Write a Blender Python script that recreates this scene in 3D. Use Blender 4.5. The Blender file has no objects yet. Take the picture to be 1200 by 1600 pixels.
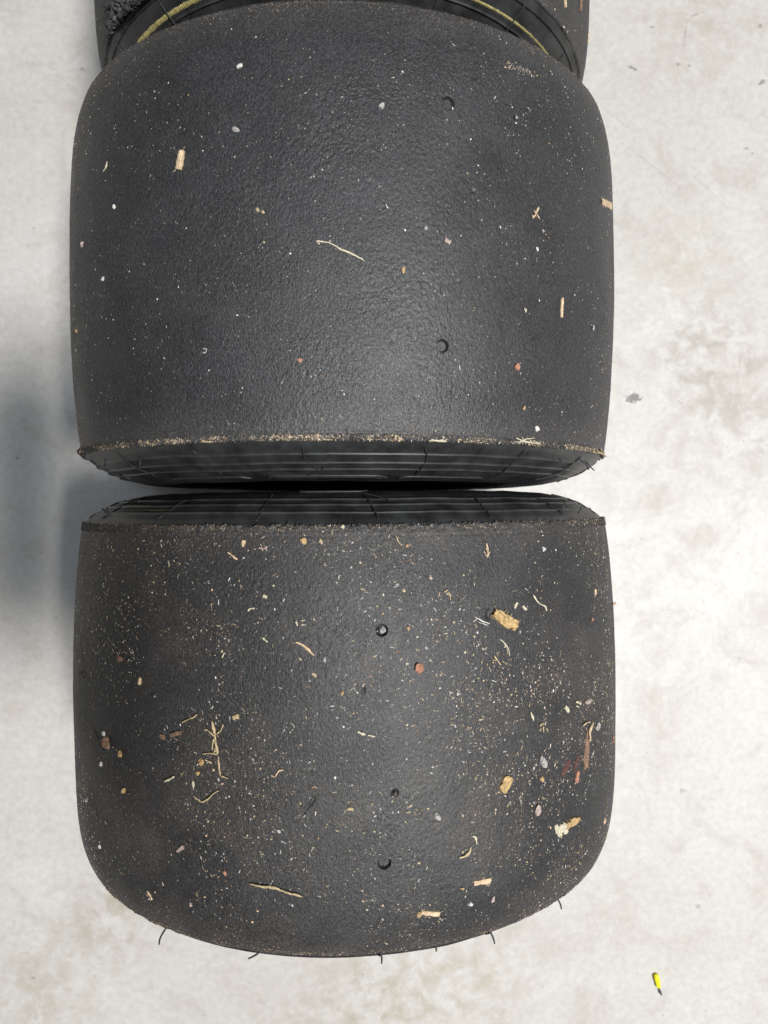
import bpy, math, random
import numpy as np
from mathutils import Vector, Matrix

random.seed(7)
rng = np.random.default_rng(11)
SC = bpy.context.scene
COL = SC.collection
MM = 0.001

# ------------------------------------------------------------------ camera
CAM_H = 544.9          # mm above the floor
F_PX = 1150.0          # focal length in photo pixels (1200 x 1600)
TA, TB = -0.0073, 0.0001
RX = np.array([[1, 0, 0], [0, math.cos(TA), -math.sin(TA)], [0, math.sin(TA), math.cos(TA)]])
RY = np.array([[math.cos(TB), 0, math.sin(TB)], [0, 1, 0], [-math.sin(TB), 0, math.cos(TB)]])
CM = RX @ RY
CAM = np.array([0.0, 0.0, CAM_H])
cd = bpy.data.cameras.new("camera")
cd.sensor_fit = 'VERTICAL'
cd.sensor_height = 9.0
cd.lens = 9.0 * F_PX / 1600
cd.clip_start = 0.01
cd.clip_end = 50
cam = bpy.data.objects.new("camera", cd)
COL.objects.link(cam)
m4 = Matrix.Identity(4)
for i in range(3):
    for j in range(3):
        m4[i][j] = CM[i][j]
m4.translation = Vector((0, 0, CAM_H * MM))
cam.matrix_world = m4
SC.camera = cam
cd.dof.use_dof = True
cd.dof.focus_distance = (CAM_H - 245) * MM
cd.dof.aperture_fstop = cd.lens / 1.2

# ------------------------------------------------------------------ light
SC.view_settings.view_transform = 'Standard'
SC.view_settings.look = 'None'
SC.view_settings.exposure = 0.0
SC.view_settings.gamma = 1.0
W = bpy.data.worlds.new("World")
SC.world = W
W.use_nodes = True
bg = W.node_tree.nodes["Background"]
bg.inputs[0].default_value = (1.0, 0.96, 0.92, 1)
bg.inputs[1].default_value = 0.068


def lamp(name, loc, target, sx, sy, power, col):
    l = bpy.data.lights.new(name, 'AREA')
    l.shape = 'RECTANGLE'
    l.size = sx
    l.size_y = sy
    l.energy = power
    l.color = col
    o = bpy.data.objects.new(name, l)
    COL.objects.link(o)
    o.location = loc
    d = Vector(target) - Vector(loc)
    o.rotation_euler = d.to_track_quat('-Z', 'Y').to_euler()
    return o


lamp("ceiling_lamp", (0.66, -0.26, 2.10), (0, 0, 0), 0.26, 0.28, 63, (1.0, 0.975, 0.94))
lamp("ceiling_lamp", (0.36, 0.03, 2.35), (0, 0, 0), 0.12, 0.34, 13, (0.76, 0.87, 1.0))


# ------------------------------------------------------------------ materials
def nodes_of(name, rough=0.6, spec=0.5):
    m = bpy.data.materials.new(name)
    m.use_nodes = True
    nt = m.node_tree
    b = nt.nodes["Principled BSDF"]
    b.inputs["Roughness"].default_value = rough
    b.inputs["Specular IOR Level"].default_value = spec
    return m, nt, b


def noise(nt, scale, detail=4, rough=0.55, vec=None, dist=0.0):
    n = nt.nodes.new("ShaderNodeTexNoise")
    n.inputs["Scale"].default_value = scale
    n.inputs["Detail"].default_value = detail
    n.inputs["Roughness"].default_value = rough
    n.inputs["Distortion"].default_value = dist
    if vec is not None:
        nt.links.new(vec, n.inputs["Vector"])
    return n


def ramp(nt, src, stops):
    r = nt.nodes.new("ShaderNodeValToRGB")
    e = r.color_ramp.elements
    while len(e) < len(stops):
        e.new(0.5)
    for k, (p, c) in enumerate(stops):
        e[k].position = p
        e[k].color = (c, c, c, 1) if not isinstance(c, tuple) else (*c, 1)
    nt.links.new(src, r.inputs["Fac"])
    return r


def mix(nt, fac, a, b, mode='MIX'):
    m = nt.nodes.new("ShaderNodeMix")
    m.data_type = 'RGBA'
    m.blend_type = mode
    for sock, v in ((m.inputs["Factor"], fac), (m.inputs["A"], a), (m.inputs["B"], b)):
        if hasattr(v, "is_linked") or hasattr(v, "links"):
            nt.links.new(v, sock)
        else:
            sock.default_value = v if not isinstance(v, tuple) else (*v, 1)
    return m.outputs["Result"]


def math_n(nt, op, a, b=None, clamp=False):
    m = nt.nodes.new("ShaderNodeMath")
    m.operation = op
    m.use_clamp = clamp
    for k, v in enumerate((a, b)):
        if v is None:
            continue
        if hasattr(v, "links"):
            nt.links.new(v, m.inputs[k])
        else:
            m.inputs[k].default_value = v
    return m.outputs[0]


def bump(nt, b, height, strength, dist):
    bp = nt.nodes.new("ShaderNodeBump")
    bp.inputs["Strength"].default_value = strength
    bp.inputs["Distance"].default_value = dist
    nt.links.new(height, bp.inputs["Height"])
    nt.links.new(bp.outputs[0], b.inputs["Normal"])
    return bp


def rubber_mat(name, base, dust_amt, dust_col, rough, half_w, edge_dust=0.5, brown=0.0):
    m, nt, b = nodes_of(name, rough, 0.5)
    tc = nt.nodes.new("ShaderNodeTexCoord")
    ob = tc.outputs["Object"]
    # mottling of worn rubber, plus grain shade and sparkle painted into the colour
    mpg = nt.nodes.new("ShaderNodeMapping")
    mpg.inputs["Rotation"].default_value = (0, 0, math.radians(24))
    mpg.inputs["Scale"].default_value = (1.25, 0.72, 1.0)
    nt.links.new(ob, mpg.inputs["Vector"])
    n1 = noise(nt, 1350, 2, 0.6, mpg.outputs[0], 0.6)
    n1b = noise(nt, 420, 2, 0.5, mpg.outputs[0], 0.8)
    n2 = noise(nt, 38, 5, 0.6, ob)
    n3 = noise(nt, 2600, 2, 0.6, ob)
    c0 = mix(nt, ramp(nt, n2.outputs[0], [(0.35, 0.0), (0.68, 1.0)]).outputs[0],
             tuple(x * 0.86 for x in base), tuple(x * 1.2 for x in base))
    fine = ramp(nt, n1.outputs[0], [(0.34, 0.55), (0.50, 1.0), (0.68, 1.75)]).outputs[0]  # paints shade into the grain hollows, dust and sparkle onto its ridges
    c1 = mix(nt, 1.0, c0, fine, 'MULTIPLY')
    # dust: fine grains gathered in patches, more towards the tread edges
    sp = nt.nodes.new("ShaderNodeSeparateXYZ")
    nt.links.new(ob, sp.inputs[0])
    aw = math_n(nt, 'ABSOLUTE', sp.outputs[1])
    edge = nt.nodes.new("ShaderNodeMapRange")
    edge.inputs[1].default_value = half_w * 0.82 * MM
    edge.inputs[2].default_value = half_w * 1.0 * MM
    edge.inputs[3].default_value = 0.0
    edge.inputs[4].default_value = edge_dust
    nt.links.new(aw, edge.inputs[0])
    patch = ramp(nt, noise(nt, 22, 4, 0.6, ob, 0.4).outputs[0], [(0.48, 0.0), (0.72, 1.0)]).outputs[0]
    grain = ramp(nt, noise(nt, 1500, 3, 0.7, ob).outputs[0], [(0.50, 0.0), (0.66, 1.0)]).outputs[0]
    pa = math_n(nt, 'ADD', math_n(nt, 'MULTIPLY', patch, dust_amt), edge.outputs[0], True)
    fac = math_n(nt, 'MULTIPLY', pa, math_n(nt, 'ADD', math_n(nt, 'MULTIPLY', grain, 0.85), 0.10), True)
    c2 = mix(nt, fac, c1, dust_col)
    # tiny pale mineral specks pressed into the rubber
    vo = nt.nodes.new("ShaderNodeTexVoronoi")
    vo.inputs["Scale"].default_value = 520
    nt.links.new(ob, vo.inputs["Vector"])
    speck = ramp(nt, vo.outputs["Distance"], [(0.10, 1.0), (0.17, 0.0)]).outputs[0]
    sel = ramp(nt, noise(nt, 260, 2, 0.5, ob).outputs[0], [(0.57, 0.0), (0.63, 1.0)]).outputs[0]
    c3 = mix(nt, math_n(nt, 'MULTIPLY', math_n(nt, 'MULTIPLY', speck, sel), 0.65), c2, (0.42, 0.39, 0.35))
    nt.links.new(c3, b.inputs["Base Color"])
    rr = nt.nodes.new("ShaderNodeMapRange")
    rr.inputs[3].default_value = rough - 0.10
    rr.inputs[4].default_value = rough + 0.12
    nt.links.new(n2.outputs[0], rr.inputs[0])
    nt.links.new(rr.outputs[0], b.inputs["Roughness"])
    h = math_n(nt, 'ADD', n1.outputs[0], math_n(nt, 'MULTIPLY', n1b.outputs[0], 0.5))
    bp = bump(nt, b, h, 1.0, 0.00032)
    sm = noise(nt, 16, 3, 0.6, ob, 0.5)
    nt.links.new(ramp(nt, sm.outputs[0], [(0.36, 0.60), (0.62, 1.20)]).outputs[0], bp.inputs["Strength"])
    return m


def plain_mat(name, col, rough=0.7, var=0.35, scale=700, bump_s=0.6, bump_d=0.0002, spec=0.4, dark=None):
    m, nt, b = nodes_of(name, rough, spec)
    tc = nt.nodes.new("ShaderNodeTexCoord")
    n = noise(nt, scale, 4, 0.6, tc.outputs["Object"])
    lo = dark if dark else tuple(c * (1 - var) for c in col)
    hi = tuple(min(1, c * (1 + var)) for c in col)
    c = mix(nt, ramp(nt, n.outputs[0], [(0.33, 0.0), (0.66, 1.0)]).outputs[0], lo, hi)
    nt.links.new(c, b.inputs["Base Color"])
    bump(nt, b, n.outputs[0], bump_s, bump_d)
    return m


M_TREAD1 = rubber_mat("worn_rubber", (0.027, 0.0275, 0.030), 0.18, (0.17, 0.15, 0.13), 0.49, 80, 0.50)
M_TREAD2 = rubber_mat("dusty_rubber", (0.024, 0.0243, 0.026), 0.60, (0.20, 0.17, 0.14), 0.55, 79, 0.30)
M_TREAD3 = rubber_mat("torn_rubber_tread", (0.036, 0.036, 0.037), 0.25, (0.18, 0.16, 0.14), 0.58, 57, 0.2)
M_SIDE = plain_mat("sidewall_rubber", (0.024, 0.025, 0.026), 0.46, 0.6, 90, 0.35, 0.0003, 0.5)
M_HAIR = plain_mat("hair_rubber", (0.024, 0.0243, 0.026), 0.5, 0.3, 500, 0.3, 0.0001)
M_LIP = plain_mat("frayed_rubber", (0.050, 0.047, 0.042), 0.75, 0.6, 900, 0.8, 0.0004, 0.35)
M_YELLOW = plain_mat("yellow_paint", (0.25, 0.215, 0.085), 0.6, 0.35, 500, 0.5, 0.0002)
M_STRAW = plain_mat("straw", (0.416, 0.336, 0.2), 0.7, 0.3, 900)
M_PALE = plain_mat("pale_straw", (0.49, 0.446, 0.338), 0.7, 0.2, 900)
M_WOOD = plain_mat("wood_chip", (0.40, 0.28, 0.13), 0.75, 0.45, 600, 0.9, 0.0005)
M_WOODP = plain_mat("pale_wood", (0.515, 0.39, 0.257), 0.75, 0.3, 600, 0.9, 0.0004)
M_BARK = plain_mat("brown_bark", (0.20, 0.125, 0.085), 0.8, 0.5, 500, 0.9, 0.0005)
M_BRICK = plain_mat("orange_grit", (0.38, 0.19, 0.125), 0.8, 0.25, 600, 0.9, 0.0004)
M_AMBER = plain_mat("amber_grit", (0.40, 0.27, 0.13), 0.6, 0.3, 500, 0.7, 0.0003)
M_WHITE = plain_mat("white_stone", (0.56, 0.544, 0.512), 0.6, 0.2, 500, 0.8, 0.0003)
M_GREY = plain_mat("grey_stone", (0.34, 0.327, 0.315), 0.7, 0.35, 600, 0.9, 0.0004)
M_PINK = plain_mat("pinkish_stone", (0.36, 0.29, 0.26), 0.7, 0.3, 600, 0.9, 0.0004)
M_DARK = plain_mat("dark_grit", (0.09, 0.075, 0.06), 0.8, 0.4, 600, 0.9, 0.0004)
M_RED = plain_mat("dark_red_stain", (0.085, 0.038, 0.034), 0.6, 0.5, 500, 0.6, 0.0003)
M_NEON = plain_mat("neon_yellow_plastic", (0.85, 0.82, 0.02), 0.45, 0.08, 200, 0.1, 0.0001)
M_MUD = plain_mat("dried_mud", (0.16, 0.135, 0.11), 0.85, 0.45, 700, 0.9, 0.0004)


def floor_mat():
    m, nt, b = nodes_of("polished_concrete", 0.5, 0.4)
    tc = nt.nodes.new("ShaderNodeTexCoord")
    ob = tc.outputs["Object"]
    big = noise(nt, 5.5, 6, 0.6, ob, 0.5)
    mid = noise(nt, 27, 6, 0.62, ob, 0.8)
    fin = noise(nt, 210, 4, 0.6, ob)
    c = mix(nt, ramp(nt, big.outputs[0], [(0.3, 0.0), (0.7, 1.0)]).outputs[0], (0.515, 0.498, 0.472), (0.588, 0.576, 0.560))
    c = mix(nt, math_n(nt, 'MULTIPLY', ramp(nt, mid.outputs[0], [(0.50, 0.0), (0.74, 1.0)]).outputs[0], 0.70), c, (0.43, 0.40, 0.355))
    c = mix(nt, math_n(nt, 'MULTIPLY', ramp(nt, mid.outputs[0], [(0.24, 1.0), (0.44, 0.0)]).outputs[0], 0.6), c, (0.63, 0.615, 0.59))
    c = mix(nt, 0.35, c, mix(nt, 1.0, c, ramp(nt, fin.outputs[0], [(0.35, 0.80), (0.65, 1.12)]).outputs[0], 'MULTIPLY'))
    # olive-brown stained patches with a mottled outline
    pn = noise(nt, 60, 5, 0.65, ob, 0.4).outputs[0]
    for (x, y, rad, amt, col) in PATCHES:
        v = nt.nodes.new("ShaderNodeVectorMath")
        v.operation = 'DISTANCE'
        nt.links.new(ob, v.inputs[0])
        v.inputs[1].default_value = (x * MM, y * MM, 0)
        mr = nt.nodes.new("ShaderNodeMapRange")
        mr.interpolation_type = 'SMOOTHSTEP'
        mr.inputs[1].default_value = 0
        mr.inputs[2].default_value = rad * MM
        mr.inputs[3].default_value = 1
        mr.inputs[4].default_value = 0
        nt.links.new(v.outputs["Value"], mr.inputs[0])
        pm = ramp(nt, pn, [(0.42, 0.0), (0.62, 1.0)]).outputs[0]
        f = math_n(nt, 'MULTIPLY', math_n(nt, 'MULTIPLY', mr.outputs[0], pm), amt)
        c = mix(nt, f, c, col)
    pv = nt.nodes.new("ShaderNodeTexVoronoi")
    pv.inputs["Scale"].default_value = 95
    nt.links.new(ob, pv.inputs["Vector"])
    pf = math_n(nt, 'MULTIPLY', ramp(nt, pv.outputs["Distance"], [(0.05, 1.0), (0.11, 0.0)]).outputs[0],
                ramp(nt, noise(nt, 33, 2, 0.5, ob).outputs[0], [(0.56, 0.0), (0.64, 1.0)]).outputs[0])
    c = mix(nt, math_n(nt, 'MULTIPLY', pf, 0.45), c, (0.20, 0.19, 0.17))
    wv = noise(nt, 9, 5, 0.7, ob, 2.5)
    c = mix(nt, math_n(nt, 'MULTIPLY', ramp(nt, wv.outputs[0], [(0.485, 0.0), (0.5, 1.0), (0.515, 0.0)]).outputs[0], 0.10), c, (0.25, 0.24, 0.22))
    # small dark marks, scuffs
    for (x, y, ax, ay, rot, amt) in MARKS:
        mp = nt.nodes.new("ShaderNodeMapping")
        mp.vector_type = 'TEXTURE'
        mp.inputs["Location"].default_value = (x * MM, y * MM, 0)
        mp.inputs["Rotation"].default_value = (0, 0, math.radians(rot))
        mp.inputs["Scale"].default_value = (ax * MM, ay * MM, 1)
        nt.links.new(ob, mp.inputs["Vector"])
        wob = nt.nodes.new("ShaderNodeVectorMath")
        wob.operation = 'LENGTH'
        nt.links.new(mp.outputs[0], wob.inputs[0])
        dn = math_n(nt, 'ADD', wob.outputs["Value"], math_n(nt, 'MULTIPLY', math_n(nt, 'SUBTRACT', noise(nt, 420, 3, 0.6, ob).outputs[0], 0.5), 2.2))
        f = ramp(nt, dn, [(0.55, amt), (1.0, 0.0)]).outputs[0]
        c = mix(nt, f, c, (0.12, 0.12, 0.12))
    nt.links.new(c, b.inputs["Base Color"])
    rr = nt.nodes.new("ShaderNodeMapRange")
    rr.inputs[3].default_value = 0.38
    rr.inputs[4].default_value = 0.62
    nt.links.new(mid.outputs[0], rr.inputs[0])
    nt.links.new(rr.outputs[0], b.inputs["Roughness"])
    bump(nt, b, math_n(nt, 'ADD', mid.outputs[0], math_n(nt, 'MULTIPLY', fin.outputs[0], 0.3)), 0.12, 0.002)
    return m


# ------------------------------------------------------------------ projection helpers (photo pixel -> point in the place)
def ray_dir(px, py):
    v = CM @ np.array([(px - 600) / F_PX, -(py - 800) / F_PX, -1.0])
    return v / np.linalg.norm(v)


def on_floor(px, py):
    d = ray_dir(px, py)
    t = -CAM_H / d[2]
    return CAM + d * t


_fp = lambda px, py: tuple(on_floor(px, py)[:2])
PATCHES = [(*_fp(1100, 560), 75, 0.75, (0.33, 0.30, 0.25)), (*_fp(1180, 660), 80, 0.68, (0.36, 0.33, 0.29)),
           (*_fp(1060, 400), 60, 0.52, (0.42, 0.39, 0.30)), (*_fp(590, 1580), 110, 0.68, (0.36, 0.32, 0.24)),
           (*_fp(180, 1430), 65, 0.75, (0.36, 0.32, 0.26)), (*_fp(60, 1560), 80, 0.60, (0.40, 0.36, 0.28)),
           (*_fp(1080, 40), 90, 0.52, (0.42, 0.37, 0.31)), (*_fp(750, 1520), 70, 0.52, (0.38, 0.34, 0.25))]
MARKS = [(*_fp(990, 622), 7.0, 4.2, 8, 0.85), (*_fp(988, 106), 5.5, 1.4, -25, 0.55), (*_fp(1190, 128), 3.5, 2.2, 35, 0.6),
         (*_fp(1070, 55), 10.5, 0.9, 82, 0.28), (*_fp(1085, 24), 5.0, 1.2, 20, 0.28), (*_fp(1060, 100), 2.0, 1.5, 0, 0.5),
         (*_fp(1077, 103), 1.6, 1.2, 0, 0.4), (*_fp(1188, 40), 1.8, 1.4, 0, 0.45), (*_fp(1166, 232), 2.2, 1.3, 0, 0.4),
         (*_fp(1017, 42), 2.4, 1.1, -10, 0.35), (*_fp(1067, 1235), 2.4, 2.2, 0, 0.28), (*_fp(1091, 1416), 2.0, 2.0, 0, 0.3),
         (*_fp(88, 965), 2.0, 1.5, 0, 0.25), (*_fp(28, 716), 2.0, 1.4, 0, 0.4), (*_fp(52, 1528), 2.6, 1.3, -30, 0.35),
         (*_fp(1176, 240), 1.6, 1.2, 0, 0.4), (*_fp(128, 108), 1.8, 1.8, 0, 0.35), (*_fp(1145, 520), 9, 1.0, 40, 0.10),
         (*_fp(1020, 260), 30, 0.9, -38, 0.14), (*_fp(970, 190), 22, 0.8, -38, 0.14), (*_fp(1110, 300), 30, 0.8, -42, 0.10)]


# ------------------------------------------------------------------ mesh helpers
def link(name, mesh, mat=None, parent=None, loc=None):
    o = bpy.data.objects.new(name, mesh)
    COL.objects.link(o)
    if mat is not None:
        for mm in (mat if isinstance(mat, (list, tuple)) else [mat]):
            mesh.materials.append(mm)
    if parent is not None:
        o.parent = parent
    if loc is not None:
        o.location = loc
    return o


def mesh_np(name, verts, faces, smooth=True, midx=None):
    """verts (n,3) in mm, faces (m,3|4) ints."""
    me = bpy.data.meshes.new(name)
    verts = np.asarray(verts, np.float32) * MM
    faces = np.asarray(faces, np.int32)
    k = faces.shape[1]
    me.vertices.add(len(verts))
    me.vertices.foreach_set("co", verts.ravel())
    me.loops.add(faces.size)
    me.loops.foreach_set("vertex_index", faces.ravel())
    me.polygons.add(len(faces))
    me.polygons.foreach_set("loop_start", np.arange(0, faces.size, k, dtype=np.int32))
    me.polygons.foreach_set("use_smooth", np.full(len(faces), smooth))
    if midx is not None:
        me.polygons.foreach_set("material_index", np.asarray(midx, np.int32))
    me.update(calc_edges=True)
    me.validate()
    return me


def grid_faces(n, m, wrap=False, flip=False):
    i = np.arange(n if wrap else n - 1)
    j = np.arange(m - 1)
    I, J = np.meshgrid(i, j, indexing='ij')
    I2 = (I + 1) % n
    f = np.stack([I * m + J, I2 * m + J, I2 * m + J + 1, I * m + J + 1], -1).reshape(-1, 4)
    return f[:, ::-1] if flip else f


def _hash(ix, iy, seed):
    h = (ix.astype(np.int64) * 374761393 + iy.astype(np.int64) * 668265263 + seed * 1442695041) & 0xFFFFFFFF
    h = ((h ^ (h >> 13)) * 1274126177) & 0xFFFFFFFF
    h = h ^ (h >> 16)
    return (h & 0xFFFF) / 65535.0


def vnoise(x, y, seed=0):
    x0 = np.floor(x)
    y0 = np.floor(y)
    fx = x - x0
    fy = y - y0
    fx = fx * fx * (3 - 2 * fx)
    fy = fy * fy * (3 - 2 * fy)
    a = _hash(x0, y0, seed)
    b = _hash(x0 + 1, y0, seed)
    c = _hash(x0, y0 + 1, seed)
    d = _hash(x0 + 1, y0 + 1, seed)
    return (a + (b - a) * fx) * (1 - fy) + (c + (d - c) * fx) * fy - 0.5


def tag(o, label=None, cat=None, group=None, kind=None):
    if label:
        o['label'] = label
    if cat:
        o['category'] = cat
    if group:
        o['group'] = group
    if kind:
        o['kind'] = kind
    return o


# ------------------------------------------------------------------ floor
s = 2500
fm = mesh_np("floor", [(-s, -s, 0), (s, -s, 0), (s, s, 0), (-s, s, 0)], [(0, 1, 2, 3)], False)
fl = link("floor", fm, floor_mat())
tag(fl, kind='structure')


# ------------------------------------------------------------------ tyres
class Tyre:
    """R radius, half width HW, crown: crown drop at the tread edge; (cx, cy) centre on the floor; yaw."""

    def __init__(s, R, HW, dneg, dpos, cx, cy, yaw):
        s.R, s.HW, s.dn, s.dp, s.cx, s.cy, s.yaw = R, HW, dneg, dpos, cx, cy, yaw

    def rad(s, w):
        q = np.abs(w) / s.HW
        return s.R - np.where(w < 0, s.dn[0] * q ** 2 + s.dn[1] * q ** 8, s.dp[0] * q ** 2 + s.dp[1] * q ** 8)

    def edge(s, sgn):
        return s.R - sum(s.dn if sgn < 0 else s.dp)

    def local(s, th, w, dr=0.0):
        r = s.rad(w) + dr
        return np.stack([r * np.sin(th), w + 0 * th, s.R + r * np.cos(th)], -1)

    def to_world(s, p):
        c, sn = math.cos(s.yaw), math.sin(s.yaw)
        return np.stack([s.cx + p[..., 0] * c - p[..., 1] * sn, s.cy + p[..., 0] * sn + p[..., 1] * c, p[..., 2]], -1)

    def to_local(s, p):
        c, sn = math.cos(s.yaw), math.sin(s.yaw)
        x = p[..., 0] - s.cx
        y = p[..., 1] - s.cy
        return np.stack([x * c + y * sn, -x * sn + y * c, p[..., 2]], -1)

    def normal(s, th, w):
        e = 0.5
        sl = (s.rad(w + e) - s.rad(w - e)) / (2 * e)
        n = np.stack([np.sin(th), -sl + 0 * th, np.cos(th)], -1)
        return n / np.linalg.norm(n, axis=-1, keepdims=True)

    def hit(s, px, py):
        """(theta, w) where the sight line through a photo pixel meets the tread."""
        d = ray_dir(px, py)
        t = np.linspace(150, 640, 5000)
        P = s.to_local(CAM + d[None] * t[:, None])
        r = np.hypot(P[:, 0], P[:, 2] - s.R)
        ex = r - s.rad(np.clip(P[:, 1], -s.HW, s.HW))
        near = (ex < 0) & (np.abs(P[:, 1]) < s.HW + 14)
        k = int(np.argmax(near)) if near.any() else int(np.argmin(np.where(np.abs(P[:, 1]) < s.HW + 14, ex, 1e9)))
        return math.atan2(P[k, 0], P[k, 2] - s.R), float(np.clip(P[k, 1], -s.HW, s.HW))

    def scale(s, px, py):
        th, w = s.hit(px, py)
        p = s.to_world(s.local(np.array(th), np.array(w)))
        return (CAM_H - p[2]) / F_PX           # mm per photo pixel


T1 = Tyre(140, 80.1, (4.6, 0.6), (1.9, 3.1), -20.4, 104.75, 0.0014)
T2 = Tyre(140, 79.9, (1.7, 5.6), (4.4, 0.6), -19.2, -86.8, 0.0088)
T3 = Tyre(131.5, 57.0, (2.6, 2.4), (2.6, 2.4), -21.5, 220.5 + 57.0, 0.004)


def graining(T, TH, Wd, seed, amp, smooth_right=True):
    """height field (mm) of worn slick rubber: short slanted wrinkles over gentle waviness"""
    X = TH * T.R
    Y = Wd
    wx = vnoise(X / 6, Y / 6, seed + 1) * 2.4 + vnoise(X / 2.5, Y / 2.5, seed + 2) * 1.0
    wy = vnoise(X / 6, Y / 6, seed + 3) * 2.4 + vnoise(X / 2.5, Y / 2.5, seed + 4) * 1.0
    a = math.radians(62)
    U = (X + wx) * math.cos(a) + (Y + wy) * math.sin(a)      # along the wrinkle
    V = -(X + wx) * math.sin(a) + (Y + wy) * math.cos(a)     # across it
    n1 = vnoise(U / 1.5, V / 0.70, seed + 5)
    n2 = vnoise(U / 1.1, V / 0.55, seed + 6)
    n3 = vnoise(X / 0.62, Y / 0.62, seed + 7)
    ridge = 0.5 - np.abs(n1) * 1.6
    mask = np.clip(0.85 + 1.1 * vnoise(X / 28, Y / 28, seed + 8) + 0.9 * vnoise(X / 9, Y / 9, seed + 9), 0.18, 1.5)
    low = vnoise(X / 35, Y / 35, seed + 10) * 0.35 + vnoise(X / 12, Y / 12, seed + 11) * 0.12
    return low + amp * mask * (ridge * 0.35 + n2 * 0.55 + n3 * 0.65)


_PC = {}


def side_profile(T, out, sgn):
    if (id(T), out, sgn) not in _PC:
        _PC[(id(T), out, sgn)] = _side_profile(T, out, sgn)
    return _PC[(id(T), out, sgn)]


def _side_profile(T, out, sgn):
    """(r, w outward from the tread edge) of a sidewall down to the bead"""
    e = T.edge(sgn)
    k = e / 133.9
    pts = [(e - 0.6, -1.6), (e - 1.2, 0.3), (e - 3.0, 2.4), (e - 6, 4.9), (e - 11, 8.1), (e - 16, 10.6), (e - 23, 13.3), (e - 30, 14.9),
           (e - 38, 15.6), (e - 46, 14.4), (e - 55, 11.2), (e - 63, 8.2), (68, 6.6), (64.5, 7.2), (63.0, 5.5), (63.0, 0.0), (64.5, -3.0)]
    P = np.array(pts)
    P[:, 1] = np.where(P[:, 1] > 0, P[:, 1] * out, P[:, 1])
    # resample
    seg = np.concatenate([[0], np.cumsum(np.hypot(*np.diff(P, axis=0).T))])
    t = np.linspace(0, seg[-1], 380)
    r = np.interp(t, seg, P[:, 0])
    w = np.interp(t, seg, P[:, 1])
    for _ in range(8):
        r[1:-1] = (r[:-2] + r[1:-1] * 2 + r[2:]) / 4
        w[1:-1] = (w[:-2] + w[1:-1] * 2 + w[2:]) / 4
    # normal direction in the (r,w) plane for the moulded ridges
    dr = np.gradient(r)
    dw = np.gradient(w)
    L = np.hypot(dr, dw)
    nr, nw = dw / L, -dr / L
    return r, w, nr, nw


def side_point(T, sign, th, rr, out, lift):
    r, w, nr, nw = side_profile(T, out, sign)
    k = int(np.argmin(np.where(np.arange(len(r)) < 310, np.abs(r - rr), 1e9)))
    r2 = r[k] + nr[k] * lift
    w2 = w[k] + nw[k] * lift
    return np.array([r2 * math.sin(th), sign * (T.HW + w2), T.R + r2 * math.cos(th)])


def tube(paths, sides=6, jitter=0.0, cap=True, seed=0):
    """paths: list of (points (n,3), radii (n)) -> verts, quads (mm)"""
    rg = np.random.default_rng(seed)
    V, Fq = [], []
    off = 0
    for P, R in paths:
        P = np.asarray(P, float)
        n = len(P)
        R = np.broadcast_to(np.asarray(R, float), (n,))
        Tn = np.gradient(P, axis=0)
        Tn /= np.linalg.norm(Tn, axis=1, keepdims=True) + 1e-9
        up = np.array([0.3, 0.2, 1.0])
        A = np.cross(Tn, up)
        A /= np.linalg.norm(A, axis=1, keepdims=True) + 1e-9
        B = np.cross(Tn, A)
        ang = np.arange(sides) / sides * 2 * np.pi
        ring = P[:, None] + (A[:, None] * np.cos(ang)[None, :, None] + B[:, None] * np.sin(ang)[None, :, None]) * \
            (R[:, None, None] * (1 + jitter * rg.standard_normal((n, sides, 1))))
        ring[0] = P[0] + (ring[0] - P[0]) * 0.35
        ring[-1] = P[-1] + (ring[-1] - P[-1]) * 0.35
        V.append(ring.reshape(-1, 3))
        for i in range(n - 1):
            for j in range(sides):
                j2 = (j + 1) % sides
                Fq.append((off + i * sides + j, off + (i + 1) * sides + j, off + (i + 1) * sides + j2, off + i * sides + j2))
        if cap and sides == 6:
            for b0 in (off, off + (n - 1) * sides):
                Fq.append((b0, b0 + 1, b0 + 2, b0 + 3))
                Fq.append((b0, b0 + 3, b0 + 4, b0 + 5))
        off += n * sides
    return np.concatenate(V), np.array(Fq)


def smooth_path(P, n=5):
    P = np.asarray(P, float)
    if len(P) < 3:
        t = np.linspace(0, 1, n * 2)[:, None]
        return P[0] * (1 - t) + P[-1] * t
    Q = np.vstack([2 * P[0] - P[1], P, 2 * P[-1] - P[-2]])
    out = []
    for i in range(1, len(Q) - 2):
        for t in np.linspace(0, 1, n, endpoint=False):
            a, b, c, d = Q[i - 1], Q[i], Q[i + 1], Q[i + 2]
            out.append(0.5 * ((2 * b) + (c - a) * t + (2 * a - 5 * b + 4 * c - d) * t * t + (3 * b - a - 3 * c + d) * t ** 3))
    out.append(P[-1])
    return np.array(out)


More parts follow.
